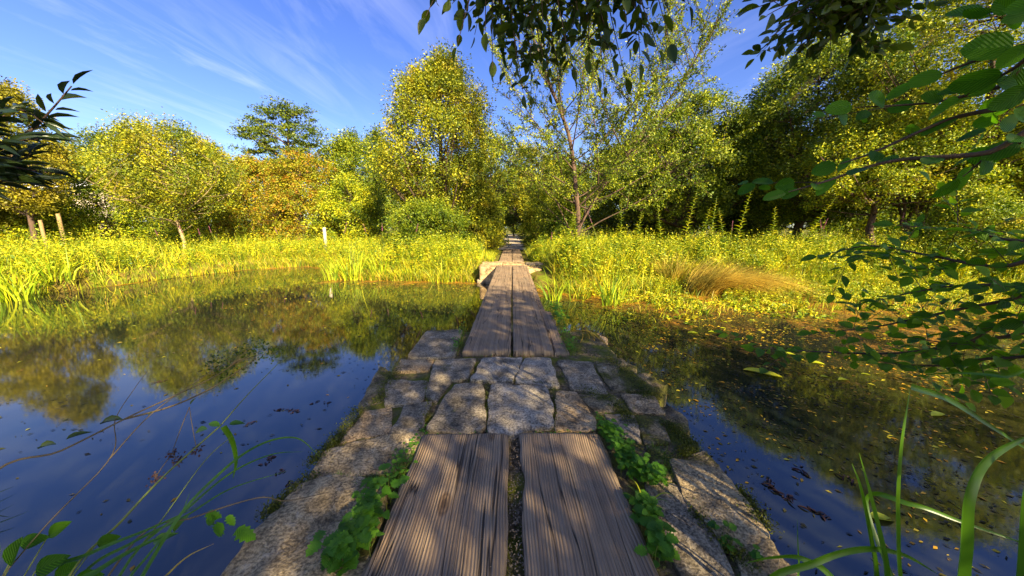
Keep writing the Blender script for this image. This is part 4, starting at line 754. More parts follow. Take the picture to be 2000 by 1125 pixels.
# leafy herb bush right of the pier
for px, D, H, R_, lb, mt, sd in [(1120, 9.9, 1.25, .55, 'leafy bright herb bush by the water right of the far pier', 'herb', 1), (1205, 10.4, 1.1, .6, 'leafy herb bush behind the iris standing in water', 'herb', 2), (1060, 12.3, 1.0, .45, 'leafy herb bush against the right side of the far pier', 'herb', 3),
                                (905, 12.4, 1.0, .6, 'yellow herb bush against the left side of the far pier', 'grass', 4), (835, 12.2, 1.0, .7, 'yellow herb bush left of the far pier before the tall olive tree', 'herb', 5), (1500, 11, 1.15, .8, 'leafy herb bush behind the brown sedge mounds', 'herb', 6), (1650, 11, 1.0, .8, 'leafy herb bush before the drooping pale tree', 'herb', 7), (1730, 10.2, 1.15, .9, 'leafy herb bush below the fan of dark stems', 'herb', 8),
   (1820, 9.8, 1.35, .9, 'tall leafy herb bush left of the one cut by the right edge', 'bright', 9), (1920, 9.6, 1.5, 1.0, 'tall leafy herb bush on the bank at the right edge', 'herb', 10), (2030, 9.2, 1.4, 1.0, 'leafy herb bush beyond the right edge', 'bright', 11), (1480, 9.9, .8, .6, 'low leafy herb bush between the two straw-coloured mounds', 'herb', 12)]:
    x = px2x(px, D); root = empty('herb_bush', (x, D, float(gz(x, D)) - .02), lb, 'herb bush', 'herb bushes on the far banks'); rr = np.random.default_rng(sd)
    n = int(170 * R_ / .5); a = rr.uniform(0, 6.28, n); q = R_ * np.sqrt(rr.uniform(0, 1, n)); hx, hy = q * np.cos(a), q * np.sin(a); g = G()
    herbs(g, hx, hy, np.zeros(n), H * (1.05 - .45 * (q / R_) ** 2) * rr.uniform(.75, 1.1, n), rr, 20, .075, .45, spread=.3); g.build('foliage', M[mt], root)

# ------------------------------------------------------------------ posts and far white roof
def post(px, py0, D, w_, lb, mt='post'):
    p = atd(px, py0, D); z0 = float(gz(p[0], D)); H = p[2] - z0; g = G(); root = empty('fence_post', (p[0], D, z0 - .1), lb, 'post', 'posts on the left bank')
    Pp = np.array([(0, 0, 0), (.005, 0, H * .5), (-.004, .01, H + .07), (0, .01, H + .1)]); tube(g, spline(Pp, 12), np.concatenate([np.full(10, w_), [w_ * .92, w_ * .55]]), 9); g.build('shaft', M[mt], root, smooth=True)
post(633, 446, 16.2, .075, 'short pale wooden post left of the tall reeds')
post(113, 420, 13.2, .06, 'right one of the two brown posts at the left edge', 'post_brown')
post(78, 432, 14.2, .06, 'left one of the two brown posts at the left edge', 'post_brown')
x0, x1 = px2x(-40, 24), px2x(165, 24)
root = empty('shed', ((x0 + x1) / 2, 25, 0), 'shed with a low white roof behind the left bushes', 'shed')
wq = (x1 - x0) / 2; zr = topz(80, 372, 24)
def boxm(a, b):
    (x0, y0, z0), (x1, y1, z1) = a, b
    return np.array([(x0, y0, z0), (x1, y0, z0), (x1, y1, z0), (x0, y1, z0), (x0, y0, z1), (x1, y0, z1), (x1, y1, z1), (x0, y1, z1)]), np.array([(0, 3, 2, 1), (4, 5, 6, 7), (0, 1, 5, 4), (1, 2, 6, 5), (2, 3, 7, 6), (3, 0, 4, 7)])
g = G(); g.add(*boxm((-wq + .3, -1, -.1), (wq - .3, 2, zr - .05))); g.build('wall', M['post'], root)
g = G(); V = np.array([(-wq, -1.5, zr), (wq, -1.5, zr), (wq, 2.6, zr + 1.0), (-wq, 2.6, zr + 1.0)]); V = np.vstack([V, V + [0, 0, .08]]); g.add(V, np.array([(0, 3, 2, 1), (4, 5, 6, 7), (0, 1, 5, 4), (1, 2, 6, 5), (2, 3, 7, 6), (3, 0, 4, 7)])); g.build('roof', M['paint'], root)
# ------------------------------------------------------------------ foreground: overhanging tree
def leafy(gl, P, r, n, L, asp, tpl, start=.15, droop=.2, side=.9, face=(0, 0, 1), fj=.5, term=True, lv=.3):
    P = np.asarray(P); T = nrm(np.gradient(P, axis=0)); t = np.linspace(start, 1, n) * (len(P) - 1); i = np.clip(t.astype(int), 0, len(P) - 2)
    q = P[i] + (P[i + 1] - P[i]) * (t - i)[:, None]; dd = T[i]; S = nrm(np.cross(dd, np.array([0, 0, 1.0]))); sg = np.where(np.arange(n) % 2, 1, -1)[:, None]
    D = nrm(dd * .7 + S * sg * side + r.normal(0, lv, (n, 3)) + [0, 0, -droop]);
    if term: D[-1] = T[-1]
    ln = L * r.uniform(.7, 1.2, n); leaves(gl, q + D * .008, D, nrm(np.array(face) + r.normal(0, fj, (n, 3))), ln, ln * asp * r.uniform(.85, 1.15, n), tpl)
r = np.random.default_rng(31)
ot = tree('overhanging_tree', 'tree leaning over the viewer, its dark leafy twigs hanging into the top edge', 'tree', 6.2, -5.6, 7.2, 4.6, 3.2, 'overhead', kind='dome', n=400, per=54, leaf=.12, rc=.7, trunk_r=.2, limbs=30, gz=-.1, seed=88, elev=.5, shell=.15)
base = np.array([6.2, -5.6, -.1])
gs, gl = G(), G()
limb1 = spline([(6.15, -5.5, 3.0), (4.2, -2.3, 3.7), (2.2, -.2, 3.35), (1.1, .8, 2.85), (.45, 1.25, 2.5), (-.05, 1.4, 2.33)], 40); tube(gs, limb1 - base, np.linspace(.07, .008, 40), 7)
limb2 = spline([(6.1, -5.5, 2.5), (4.2, -1.6, 3.5), (2.7, .6, 2.95), (1.9, 1.25, 2.4), (1.45, 1.5, 2.12)], 40); tube(gs, limb2 - base, np.linspace(.06, .007, 40), 7)
def hang(limb, tips, nlf, L, k0=22):
    for (px, py, D) in tips:
        e = atd(px, py, D); j = k0 + np.argmin(np.linalg.norm(limb[k0:] - e, axis=1)); j = min(j, len(limb) - 1); a = limb[j]
        m = (a + e) / 2 + np.array([r.normal(0, .03), r.normal(0, .03), .07]); P = bez(a, m, e, 14); tube(gs, P - base, np.linspace(.004, .0012, 14), 4)
        leafy(gl, P - base, r, nlf, L, .48, OVATE, .2, .02, .9, fj=.8, lv=.45)
        for s in range(5):
            i = r.integers(3, 12); d = nrm(P[i] - P[i - 1] + r.normal(0, .6, 3) + [0, 0, -.25]); q = P[i] + d * np.linspace(0, r.uniform(.07, .18), 6)[:, None]; tube(gs, q - base, .0012, 3)
            leafy(gl, q - base, r, 6, L * .85, .48, OVATE, .25, .05, .9, fj=.8, lv=.4)
tips = [(832,32,1.25),(893,88,1.2),(905,30,1.3),(948,60,1.3),(962,135,1.35),(985,100,1.4),(1010,120,1.3),(1022,182,1.45),(1045,150,1.5),(1060,110,1.3),(1075,180,1.5),(1092,130,1.4),(1105,80,1.3),(1120,150,1.5),(1150,110,1.4),(1165,145,1.5),
        (1180,165,1.45),(1195,110,1.35),(1222,150,1.5),(1228,90,1.4),(1250,120,1.45),(1262,60,1.3),(1285,95,1.15),(1308,82,1.1),(1245,30,1.3),(1300,30,1.3),(1000,40,1.35),(1130,40,1.3),(1180,50,1.3),(1060,40,1.25),(1345,8,1.2),(1330,-30,1.2),(940,-10,1.3),(880,-5,1.3),(1220,-10,1.2)]
hang(limb1, tips, 15, .053)
tips2 = [(1470,18,1.25),(1505,72,1.3),(1498,30,1.25),(1530,40,1.3),(1545,118,1.45),(1560,80,1.4),(1590,50,1.4),(1610,90,1.5),(1640,60,1.45),(1660,110,1.5),(1575,10,1.3),(1620,10,1.3),(1680,30,1.4),(1720,60,1.5),(1700,0,1.4),(1760,20,1.4),(1800,-10,1.4),(1650,-20,1.3)]
hang(limb2, tips2, 13, .058)
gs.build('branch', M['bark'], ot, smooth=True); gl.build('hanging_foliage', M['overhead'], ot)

# ------------------------------------------------------------------ hazel shrub on the right, willow on the left, both rooted on the near bank
def shrub(name, label, cat, root_xyz, branches, L, asp, tpl, mt, seed, dens=26, stem_r=.012, bark='bark', droop=.3, side=.9, face=(0, -.35, 1), fj=.5, lv=.3, twigs=0):
    rr = np.random.default_rng(seed); b0 = np.array(root_xyz, float); root = empty(name, b0, label, cat); gs, gl = G(), G()
    for br in branches:
        pts = [atd(*p) for p in br]; a = pts[0]; mid = b0 * .45 + a * .55 + [0, 0, .12]
        P = spline([b0, mid] + pts, 44); tube(gs, P - b0, np.linspace(stem_r, .0015, 44), 5)
        vis = P[16:]; ln = np.linalg.norm(np.diff(vis, axis=0), axis=1).sum(); n = max(5, int(ln * dens)); leafy(gl, vis - b0, rr, n, L, asp, tpl, .1, droop, side, face, fj, lv=lv)
        for s in range(twigs):
            i = rr.integers(14, 40); d = nrm(P[i + 1] - P[i] + rr.normal(0, .55, 3)); q = P[i] + d * np.linspace(0, rr.uniform(.1, .28), 6)[:, None]; tube(gs, q - b0, .0012, 3); leafy(gl, q - b0, rr, 6, L * .85, asp, tpl, .3, droop, side, face, fj, lv=lv)
    gs.build('stem', M[bark], root, smooth=True); gl.build('foliage', M[mt], root)
    return root
shrub('hazel_shrub', 'shrub with large round veined leaves reaching in from the right edge', 'shrub', (1.9, .15, -.25),
  [[(2150,60,.75),(2030,80,.8),(1900,120,.9),(1790,165,1.0)], [(2150,170,.75),(1960,210,.85),(1850,235,.95),(1700,300,1.02),(1640,320,1.05)],
   [(2150,260,.8),(1920,300,.9),(1740,315,1.0),(1610,355,1.05),(1540,375,1.08)], [(2120,20,.7),(2000,120,.8),(1880,190,.9)], [(2150,330,.8),(1980,280,.9),(1880,345,.95)], [(2100,130,.8),(1950,170,.9),(1820,200,1.0),(1670,210,1.05)]],
  .066, .72, ROUND, 'nearbig', 11, dens=17, face=(-.55, -1, .35), fj=.45, droop=.05, twigs=1)
shrub('leaning_shrub', 'shrub with small dark green leaves leaning low over the right water', 'shrub', (1.75, .3, -.3),
  [[(2200,640,1.0),(1950,660,1.2),(1750,690,1.4),(1560,685,1.5),(1470,678,1.55)], [(2200,560,1.0),(1950,590,1.2),(1800,620,1.35),(1700,640,1.4),(1590,650,1.5)], [(2200,480,1.0),(1960,520,1.2),(1820,500,1.35),(1700,480,1.5),(1600,500,1.6)],
   [(2200,720,1.0),(1950,700,1.15),(1830,715,1.3),(1700,705,1.4)], [(2200,440,1.1),(2000,470,1.2),(1880,450,1.35),(1750,440,1.5)], [(2200,600,.9),(2020,560,1.1),(1850,560,1.25),(1700,590,1.4)], [(2200,680,.9),(1980,630,1.1),(1880,670,1.2),(1780,660,1.3)]],
  .058, .66, OVATE, 'near', 12, dens=34, face=(-.1, -.35, .9), fj=.45, droop=.1, twigs=13)
shrub('willow_shrub', 'willow shoot with narrow dark leaves entering at the left edge', 'willow', (-1.95, .2, -.25),
  [[(-120,330,.9),(-20,300,.95),(60,255,1.0),(100,215,1.02),(140,168,1.04)], [(-120,400,.85),(-20,350,.95),(60,300,1.0)], [(-160,300,.8),(-60,260,.9),(10,225,.95)], [(-150,420,.85),(-20,330,.9),(80,335,1.0)], [(-150,330,.8),(-60,310,.9),(20,330,.95)], [(-150,300,.85),(-40,230,.95),(40,215,1.0),(85,240,1.0)], [(-150,380,.85),(-40,360,.92),(50,350,.96)], [(-120,280,.85),(-20,280,.9),(90,270,1.0)]],
  .066, .25, LANCE, 'willow', 13, dens=56, stem_r=.007, droop=.0, side=.7, face=(0, -.6, .6), fj=.3, lv=.22)
# ------------------------------------------------------------------ plants in the left foreground
def rooted(pts, D, b0, n=30, lead=True):
    w_ = [atd(px, py, d) for (px, py), d in zip(pts, np.broadcast_to(D, (len(pts),)) if np.isscalar(D) else D)]
    return spline(([b0, b0 * .5 + w_[0] * .5 + np.array([-.03, -.03, .0])] if lead else []) + w_, n)
def ribbon(g, P, W, facing, taper=2.2, segw=3):      # a long leaf blade along a path, keeled
    P = np.asarray(P); n = len(P); T = nrm(np.gradient(P, axis=0)); S = nrm(np.cross(T, np.asarray(facing, float))); Nn = np.cross(S, T); u = np.linspace(0, 1, n)
    wd = (W * .5 * (1 - u ** taper * .96))[:, None]; V = np.stack([P - S * wd + Nn * wd * .35, P, P + S * wd + Nn * wd * .35], 1); i = (np.arange(n - 1) * 3)[:, None]
    Fq = np.concatenate([i + np.array([[0, 1, 4, 3]]), i + np.array([[1, 2, 5, 4]])]); uvv = np.stack([np.repeat(u * 3, 3), np.tile([0, .5, 1.0], n)], -1); g.add(V.reshape(-1, 3), Fq, uvv)
b0 = np.array([-1.55, .35, -.3]); r = np.random.default_rng(5)
root = empty('umbel_plant', b0, 'tall dry umbel stems leaning across the left water', 'wild plant'); g = G(); gf = G(); gd = G()
A = rooted([(-40,948),(120,880),(250,815),(330,778),(420,735),(470,700)], [.8,.9,1.0,1.05,1.1,1.12], b0, 50); tube(g, A - b0, np.linspace(.0038, .0015, 50), 6)
B_ = rooted([(245,818),(330,795),(400,765),(445,738),(500,700)], [1.0,1.04,1.08,1.12,1.15], b0, 24, False); tube(g, B_ - b0, np.linspace(.0035, .0015, 24), 5)
C_ = rooted([(60,1060),(215,895),(225,820),(262,760),(290,722)], [.75,.9,1.0,1.1,1.2], b0, 40); tube(g, C_ - b0, np.linspace(.0022, .0008, 40), 5)
D_ = rooted([(215,895),(300,805),(420,720)], [.9,1.0,1.1], b0, 20, False); tube(g, D_ - b0, np.linspace(.002, .001, 20), 4)
for (x, y) in [(425,700),(440,735),(470,690),(495,700),(515,685),(535,690),(455,715),(490,680),(420,725)]:
    e = atd(x, y, 1.15); q = bez(A[-4] - b0, (A[-1] + e) / 2 - b0 + [0, 0, .01], e - b0, 8); tube(g, q, .001, 3)
    m = 34; leaves(gf, q[-1] + r.normal(0, .016, (m, 3)), rdir(r, m), rdir(r, m), .011 * r.uniform(.6, 1.3, m), .008)
for (x, y, d, x2, y2) in [(370,795,1.06,335,888),(370,795,1.06,385,880),(337,885,1.06,302,935),(337,885,1.06,350,900)]:
    gd = G(); a, e = atd(x, y, d), atd(x2, y2, d); q = bez(a - b0, (a + e) / 2 - b0 + [-.004, 0, 0], e - b0, 8); tube(g, q, .0013, 4)
    m = 40; leaves(gd, q[-1] + r.normal(0, .009, (m, 3)), rdir(r, m), rdir(r, m), .009 * r.uniform(.6, 1.3, m), .008); gd.build('seed_head', M['seed'], root)
for (x, y, d, L_, dx, dz) in [(240,820,1.0,.11,-1,-.12),(372,790,1.06,.03,.4,.6),(290,812,1.0,.02,.6,.8),(110,868,.9,.09,-.9,-.15),(130,858,.9,.07,.8,.3)]:
    leaves(gf, (atd(x, y, d) - b0)[None], np.array([[dx, .1, dz]]), np.array([[.2, -.5, 1]]), np.array([L_]), np.array([L_ * .22]), LANCE)
g.build('stem', M['stem_brown'], root, smooth=True); gf.build('foliage', M['overhead'], root)
b1 = np.array([-1.2, .5, -.35]); root = empty('nettle', b1, 'green nettle stem with a drooping leaf at its fork in the lower left', 'wild plant'); g = G(); gf = G()
P = rooted([(130,1135),(235,1020),(320,930),(430,832)], [.78,.85,.92,1.0], b1, 36); tube(g, P - b1, np.linspace(.005, .0022, 36), 6)
P2 = rooted([(430,832),(480,775),(545,708)], [1.0,1.05,1.1], b1, 12, False); tube(g, P2 - b1, np.linspace(.002, .001, 12), 4)
P3 = rooted([(225,1140),(320,1010),(400,900),(455,850)], [.78,.86,.95,1.0], b1, 30); tube(g, P3 - b1, np.linspace(.003, .001, 30), 4)
ribbon(gf, rooted([(438,832),(455,860),(462,900),(455,935)], 1.0, b1, 12, False) - b1, .022, (0, -1, .3)); 
for (x, y, dx, dz, L_) in [(405,838,-.9,-.25,.06),(430,832,-.6,.1,.05),(448,828,.9,.05,.045),(340,1040,.5,.7,.07),(300,1060,.9,.4,.08)]:
    leaves(gf, (atd(x, y, .97) - b1)[None], np.array([[dx, .1, dz]]), np.array([[.1, -.6, 1]]), np.array([L_]), np.array([L_ * .4]), LANCE)
g.build('stem', M['stem'], root, smooth=True); gf.build('foliage', M['nearblade'], root)
b2 = np.array([-.98, .42, -.12])
GL = [('long grass blade arching highest over the left water with its tip drooping', [(330,1040),(430,925),(510,868),(580,856),(625,893)], [.8,.88,.95,1.0,1.02], .013),
      ('long grass blade arching just below the highest one over the left water', [(250,1100),(360,1000),(450,925),(530,888),(592,882)], [.78,.84,.9,.96,1.0], .011),
      ('long grass blade bent low and right at the bottom of the left water', [(150,1140),(260,1060),(360,1010),(450,955),(560,920)], [.74,.8,.85,.9,.95], .012),
      ('straight pale grass blade crossing the lower left corner', [(60,1150),(180,1080),(300,1030),(395,985)], [.7,.76,.8,.86], .016),
      ('brown dead blade at the bottom beside the left kerb slab', [(300,1160),(330,1120),(370,1085),(418,1062)], [.72,.76,.8,.84], .009),
      ('dark green blade rising steeply at the bottom left', [(235,1160),(290,1085),(350,1010),(372,960)], [.7,.76,.83,.88], .011),
      ('broad green blade at the bottom left corner', [(120,1180),(200,1110),(290,1060),(350,1040)], [.66,.72,.78,.82], .022)]
gr_root = empty('tall_grass', b2, 'tall grass with long arching blades in the bottom left, over the water', 'grass')
for lb, pts, D, W in GL:
    P = rooted(pts, D, b2, 36); g = G(); ribbon(g, P - b2, W, (0, -.6, 1)); tag(g.build('blade', M['straw' if 'brown' in lb else 'nearblade'], gr_root), lb)
b3 = np.array([-1.25, .45, -.3]); root = empty('bramble', b3, 'reddish stem with a few green leaves trailing to the left kerb slab', 'wild plant'); g = G(); gf = G()
P = rooted([(260,1060),(380,1010),(505,972),(560,978),(640,962)], [.82,.9,.98,1.02,1.1], b3, 36); tube(g, P - b3, np.linspace(.0035, .0012, 36), 5)
for (x, y, dx, dy, L_) in [(448,1005,.2,-.1,.045),(436,1022,-.5,0,.07),(465,1030,.6,0,.075),(420,1010,-1,0,.05),(405,1000,.6,.2,.05)]:
    leaves(gf, (atd(x, y, .95) - b3)[None], np.array([[dx, dy, -.7]]), np.array([[.1, -1.0, .5]]), np.array([L_]), np.array([L_ * .75]), LOBED)
g.build('stem', M['stem_brown'], root, smooth=True); gf.build('foliage', M['weed'], root)
b4 = np.array([-1.35, .4, -.3]); root = empty('dock_plant', b4, 'broad green leaves at the very bottom left corner', 'wild plant'); g = G(); gf = G()
for (x, y, d, dx, dz, L_) in [(95,1060,.8,.8,.5,.11),(190,1075,.82,.9,.2,.1),(20,1120,.72,.3,.8,.13),(70,1130,.72,.9,.4,.14),(0,1090,.74,-.4,.6,.1),(110,1150,.72,.9,.9,.12),(40,1075,.78,.8,.1,.11),(150,1140,.74,.9,-.1,.1)]:
    a = atd(x, y - 15, d) - b4; q = bez((0, 0, 0), a * .5 + [0, 0, .1], a, 8); tube(g, q, .002, 4); leaves(gf, a[None], np.array([[dx, .1, dz]]), np.array([[0, -1, .6]]), np.array([L_ * .62]), np.array([L_ * .34]), OVATE)
g.build('stem', M['stem'], root, smooth=True); gf.build('foliage', M['nearbig'], root)
b5 = np.array([-1.7, .5, -.3]); root = empty('thistle', b5, 'dark spiky leaves jutting in at the lower left edge', 'wild plant'); g = G()
for k, (x, y, x2, y2) in enumerate([(-60,985,28,950),(-60,1010,30,965),(-60,1030,28,985),(-60,1045,58,998),(-60,1000,20,1010),(-60,1060,30,1030)]):
    a, e = atd(x, y, .9), atd(x2, y2, .95); ribbon(g, np.vstack([bez((0, 0, 0), (a - b5) * .5 + [0, 0, .05], a - b5, 6)[:-1], bez(a - b5, (a + e) / 2 - b5, e - b5, 8)]), .014, (0, -.5, 1), 1.4)
g.build('foliage', M['willow'], root)
# right foreground blades
b6 = np.array([1.12, .48, -.2])
GR = [('thick iris blade bowing to the right edge at the lower right', [(1878,1180),(1880,1060),(1890,960),(1935,890),(2040,838)], [.62,.64,.66,.7,.74], .046, 3),
      ('thick upright iris blade cut by the right edge', [(1985,1190),(1990,1080),(2000,960),(2030,880)], [.6,.62,.64,.66], .045, 3),
      ('slender upright blade broken over at its top in the lower right', [(1768,1180),(1752,1020),(1758,880),(1778,755)], [.7,.74,.78,.82], .015, 6),
      ('long thin leaf bent from the broken blade toward the right edge', [(1778,755),(1850,780),(1930,830),(2040,900)], [.82,.82,.8,.78], .016, 3),
      ('dark blade rising left of the slender one', [(1725,1180),(1705,1080),(1682,960),(1664,905)], [.72,.75,.78,.8], .022, 2.5),
      ('green blade rising between the dark one and the slender one', [(1745,1180),(1725,1080),(1700,970),(1678,885)], [.7,.73,.77,.8], .025, 2.5),
      ('low blade arching over at the bottom right', [(1500,1160),(1590,1098),(1680,1072),(1760,1082),(1830,1120)], [.7,.72,.74,.75,.75], .022, 3),
      ('short low blade over the nearest kerb slab', [(1640,1150),(1570,1092),(1510,1088),(1455,1100)], [.72,.75,.78,.8], .018, 2.5),
      ('small pointed blade standing at the kerb edge', [(1572,1180),(1560,1100),(1557,1015)], [.78,.8,.82], .014, 1.8),
      ('drooping blade lying between the slender and the thick iris blades', [(1690,985),(1780,985),(1880,1020),(2040,1075)], [.85,.8,.76,.7], .016, 3),
      ('long thin blade stretching level from the right edge above the broken one', [(2060,742),(1960,735),(1870,728),(1760,736)], [.85,.9,.96,1.05], .014, 2.5)]
ir_root = empty('iris_plant', b6, 'iris with broad blades rising in the bottom right corner', 'iris')
for lb, pts, D, W, tp in GR:
    P = rooted(pts, D, b6, 40, not lb.startswith(('long thin leaf',))); g = G(); ribbon(g, P - b6, W, (.15, -1, .35), tp); tag(g.build('blade', M['nearblade'], ir_root), lb)

# ------------------------------------------------------------------ weeds on the causeway
def weed(name, label, cat, line, n, L, mt, seed, H=.05, grass=0, wid=.05, tpl=LOBED, z=.0):
    rr = np.random.default_rng(seed); P = np.array([at(a, b, z) for a, b in line]); P = spline(P, 60) if len(P) > 2 else np.linspace(P[0], P[-1], 60); c = P.mean(0); c[2] = z
    root = empty(name, c, label, cat, 'weeds on the causeway'); g = G(); gs = G()
    i = rr.integers(0, 60, n); q = P[i] + np.stack([rr.normal(0, wid, n), rr.normal(0, wid * .6, n), np.zeros(n)], -1); hh = H * rr.uniform(.3, 1.3, n); q[:, 2] = z + hh
    if n:
        a = rr.uniform(0, 6.28, n); D = np.stack([np.cos(a), np.sin(a) - .3, rr.uniform(-.25, .25, n)], -1); ln = L * rr.uniform(.6, 1.3, n)
        leaves(g, q - c, D, nrm(rdir(rr, n) * .4 + [0, -.15, 1]), ln, ln * rr.uniform(.75, 1.0, n), tpl); g.build('foliage', M[mt], root)
        for k in range(min(n, 50)): tube(gs, bez([q[k][0] - c[0], q[k][1] - c[1] , -.02], q[k] - c - [0.01, 0, hh[k] * .3], q[k] - c, 5), .0011, 3)
        gs.build('stem', M['stem'], root)
    if grass:
        i = rr.integers(0, 60, grass); q = P[i] + np.stack([rr.normal(0, wid, grass), rr.normal(0, wid * .6, grass), np.zeros(grass)], -1); q[:, 2] = z - .015; g = G()
        blades(g, q - c, rr.uniform(.5, 1.4, grass) * H, rdir(rr, grass), rr.uniform(.3, 1.1, grass), .0028, rr, 3); g.build('grass_blades', M['near_grass'], root)
    return root
weed('ivy_weed', 'big dark green lobed weed spreading left of the near left plank at the bottom', 'weed', [(745,960),(715,1030),(690,1080),(665,1125)], 210, .044, 'weed', 1, .09, 30, .035)
weed('weed_tuft', 'fine grassy weed tuft left of the near left plank, above the lobed weed', 'weed', [(800,885),(785,915),(765,950)], 70, .02, 'weed', 2, .05, 500, .03)
weed('grass_tuft', 'low grass strip in the crack from the left kerb to the lobed weed', 'weed', [(650,930),(700,935),(750,930)], 0, .02, 'weed', 3, .035, 320, .02)
weed('lobed_weed', 'upper part of the bright lobed weeds beside the near right plank', 'weed', [(1185,850),(1205,880),(1225,910),(1250,935),(1280,950)], 380, .030, 'weed', 4, .08, 30, .028)
weed('lobed_weed', 'lower lobed weed beside the near right plank at the bottom', 'weed', [(1250,990),(1262,1020),(1278,1060),(1290,1100)], 160, .038, 'weed', 5, .075, 10, .02)
weed('grass_tuft', 'green moss and grass strip along the upper ends of the near planks', 'weed', [(825,850),(900,850),(1000,850),(1080,848),(1165,850)], 40, .012, 'weed', 6, .02, 900, .02, z=-.01)
weed('grass_tuft', 'grass tuft at the upper left corner of the near left plank', 'weed', [(828,842),(826,856),(812,880)], 30, .018, 'weed', 7, .035, 260, .018)
weed('grass_tuft', 'tuft right of the upper corner of the near right plank', 'weed', [(1172,820),(1185,845),(1200,850)], 40, .02, 'weed', 8, .045, 200, .02)
weed('grass_tuft', 'green tuft left of the lower end of the water span planks', 'weed', [(905,640),(898,665),(890,690)], 40, .025, 'weed', 9, .07, 260, .025)
weed('grass_tuft', 'green tuft right of the lower end of the water span planks', 'weed', [(1095,640),(1108,665),(1118,692)], 60, .028, 'weed', 10, .09, 300, .035)
weed('leafy_weed', 'leafy weed hanging beside the water span where the side board begins', 'weed', [(1078,600),(1088,615),(1094,630)], 90, .05, 'weed', 11, .08, 60, .05)
weed('grass_tuft', 'thin grass line below the ends of the water span planks', 'weed', [(900,697),(1000,697),(1120,698)], 20, .012, 'weed', 12, .018, 420, .012, z=-.01)
weed('grass_tuft', 'grassy patch in the gap between the right kerb slab and the mossy stone', 'weed', [(1278,872),(1300,895),(1302,930)], 0, .02, 'weed', 13, .045, 260, .025)
for k, (px, py, lb) in enumerate([(1208,965,'pale grass sprig arching over the near right plank, upper one'),(1300,1000,'pale grass sprig arching away from the near right plank, lower one')]):
    p = at(1262 if k == 0 else 1255, 1000, 0); root = empty('grass_sprig', p, lb, 'grass sprig'); g = G()
    for q in range(3):
        e = at(px + q * 9, py - q * 14, .02) - p; ribbon(g, bez((0, 0, -.01), e * .5 + [0, 0, .07 + .02 * q], e, 14), .006, (0, -.3, 1))
    g.build('blade_tuft', M['herb'], root)
for k, (px, py, lb) in enumerate([(1420,1070,'tiny lobed weed on the nearest right kerb slab'),(1470,1090,'small lobed weed at the foot of the low iris blade'),(1408,1040,'single small leaf beside the crack of the right kerb')]):
    weed('small_weed', lb, 'weed', [(px - 8, py), (px, py), (px + 8, py + 4)], 7, .03, 'weed', 30 + k, .03, 0, .012)
# moss cushions, gravel and litter
r = np.random.default_rng(9); g = G()
def mossline(px, wid, n, z=-.01, L=.012):
    P = spline(np.array([at(a, b, z) for a, b in px]), 50); i = r.integers(0, 50, n); q = P[i] + np.stack([r.normal(0, wid, n), r.normal(0, wid, n), np.abs(r.normal(0, .012, n))], -1)
    ln = L * r.uniform(.5, 1.3, n); leaves(g, q, nrm(rdir(r, n) + [0, 0, .8]), rdir(r, n, .5), ln, ln * .5)
n = 16000; q = np.stack([r.uniform(-1.0, 1.0, n), r.uniform(.9, 3.75, n), np.full(n, -.016)], -1); ln = .013 * r.uniform(.5, 1.3, n); kp = noisef(q[:, :2], 2.2, 6) > -.12; q, ln = q[kp], ln[kp]; leaves(g, q, nrm(rdir(r, len(q)) * [1, 1, .4] + [0, 0, .2]), rdir(r, len(q), .8), ln, ln * .5)
mossline([(612,905),(640,880),(665,850),(700,800)], .025, 2600); mossline([(520,1010),(560,975),(610,930)], .022, 1800); mossline([(735,790),(760,750),(775,718)], .03, 1600)
mossline([(1190,700),(1240,745),(1270,780)], .035, 2200); mossline([(1300,830),(1330,850),(1350,880),(1330,890)], .03, 2400); mossline([(1440,960),(1465,995),(1490,1030)], .022, 1800); mossline([(1140,760),(1200,790),(1235,830)], .03, 1500)
mossline([(1350,1000),(1390,1040),(1430,1080),(1480,1110)], .02, 1500); mossline([(830,742),(836,790),(820,840)], .012, 600); mossline([(950,745),(952,800),(955,850)], .01, 400); mossline([(1080,750),(1084,800),(1086,845)], .01, 400); mossline([(900,745),(1000,746),(1090,756)], .008, 500)
tag(g.build('moss', M['moss']), 'green and brown moss in cushions on the causeway edges', 'moss', kind='stuff')
g = G(); n = 700; q = np.stack([r.uniform(-.012, .045, n) , r.uniform(.6, 1.72, n), r.uniform(.0, .02, n)], -1); ln = r.uniform(.005, .014, n); leaves(g, q, rdir(r, n) * [1, 1, .3], rdir(r, n, 1.5), ln, ln * .5)
for a, b in [((958,750),(952,850)),((1082,760),(1086,840)),((1088,720),(1118,756))]:
    a, b = at(*a), at(*b); n = 160; t = r.uniform(0, 1, (n, 1)); q = a + (b - a) * t + r.normal(0, .01, (n, 3)) * [1, 1, .2] + [0, 0, -.005]; ln = r.uniform(.006, .014, n); leaves(g, q, rdir(r, n) * [1, 1, .3], rdir(r, n, 1.5), ln, ln * .6)
n = 110; q = np.stack([r.uniform(-.5, .5, n), r.uniform(.9, 1.7, n), np.full(n, .042)], -1); ln = r.uniform(.003, .011, n); leaves(g, q, rdir(r, n) * [1, 1, .05], rdir(r, n, 3), ln, ln * r.uniform(.25, .7, n))
n = 160; q = np.stack([r.uniform(-.9, .9, n), r.uniform(1.75, 3.0, n), np.full(n, .024)], -1); ln = r.uniform(.005, .016, n); leaves(g, q, rdir(r, n) * [1, 1, .05], rdir(r, n, 3), ln, ln * r.uniform(.2, .6, n))
tag(g.build('plant_litter', M['gravelchip']), 'pale chips and seed litter between and on the planks', 'litter', kind='stuff')
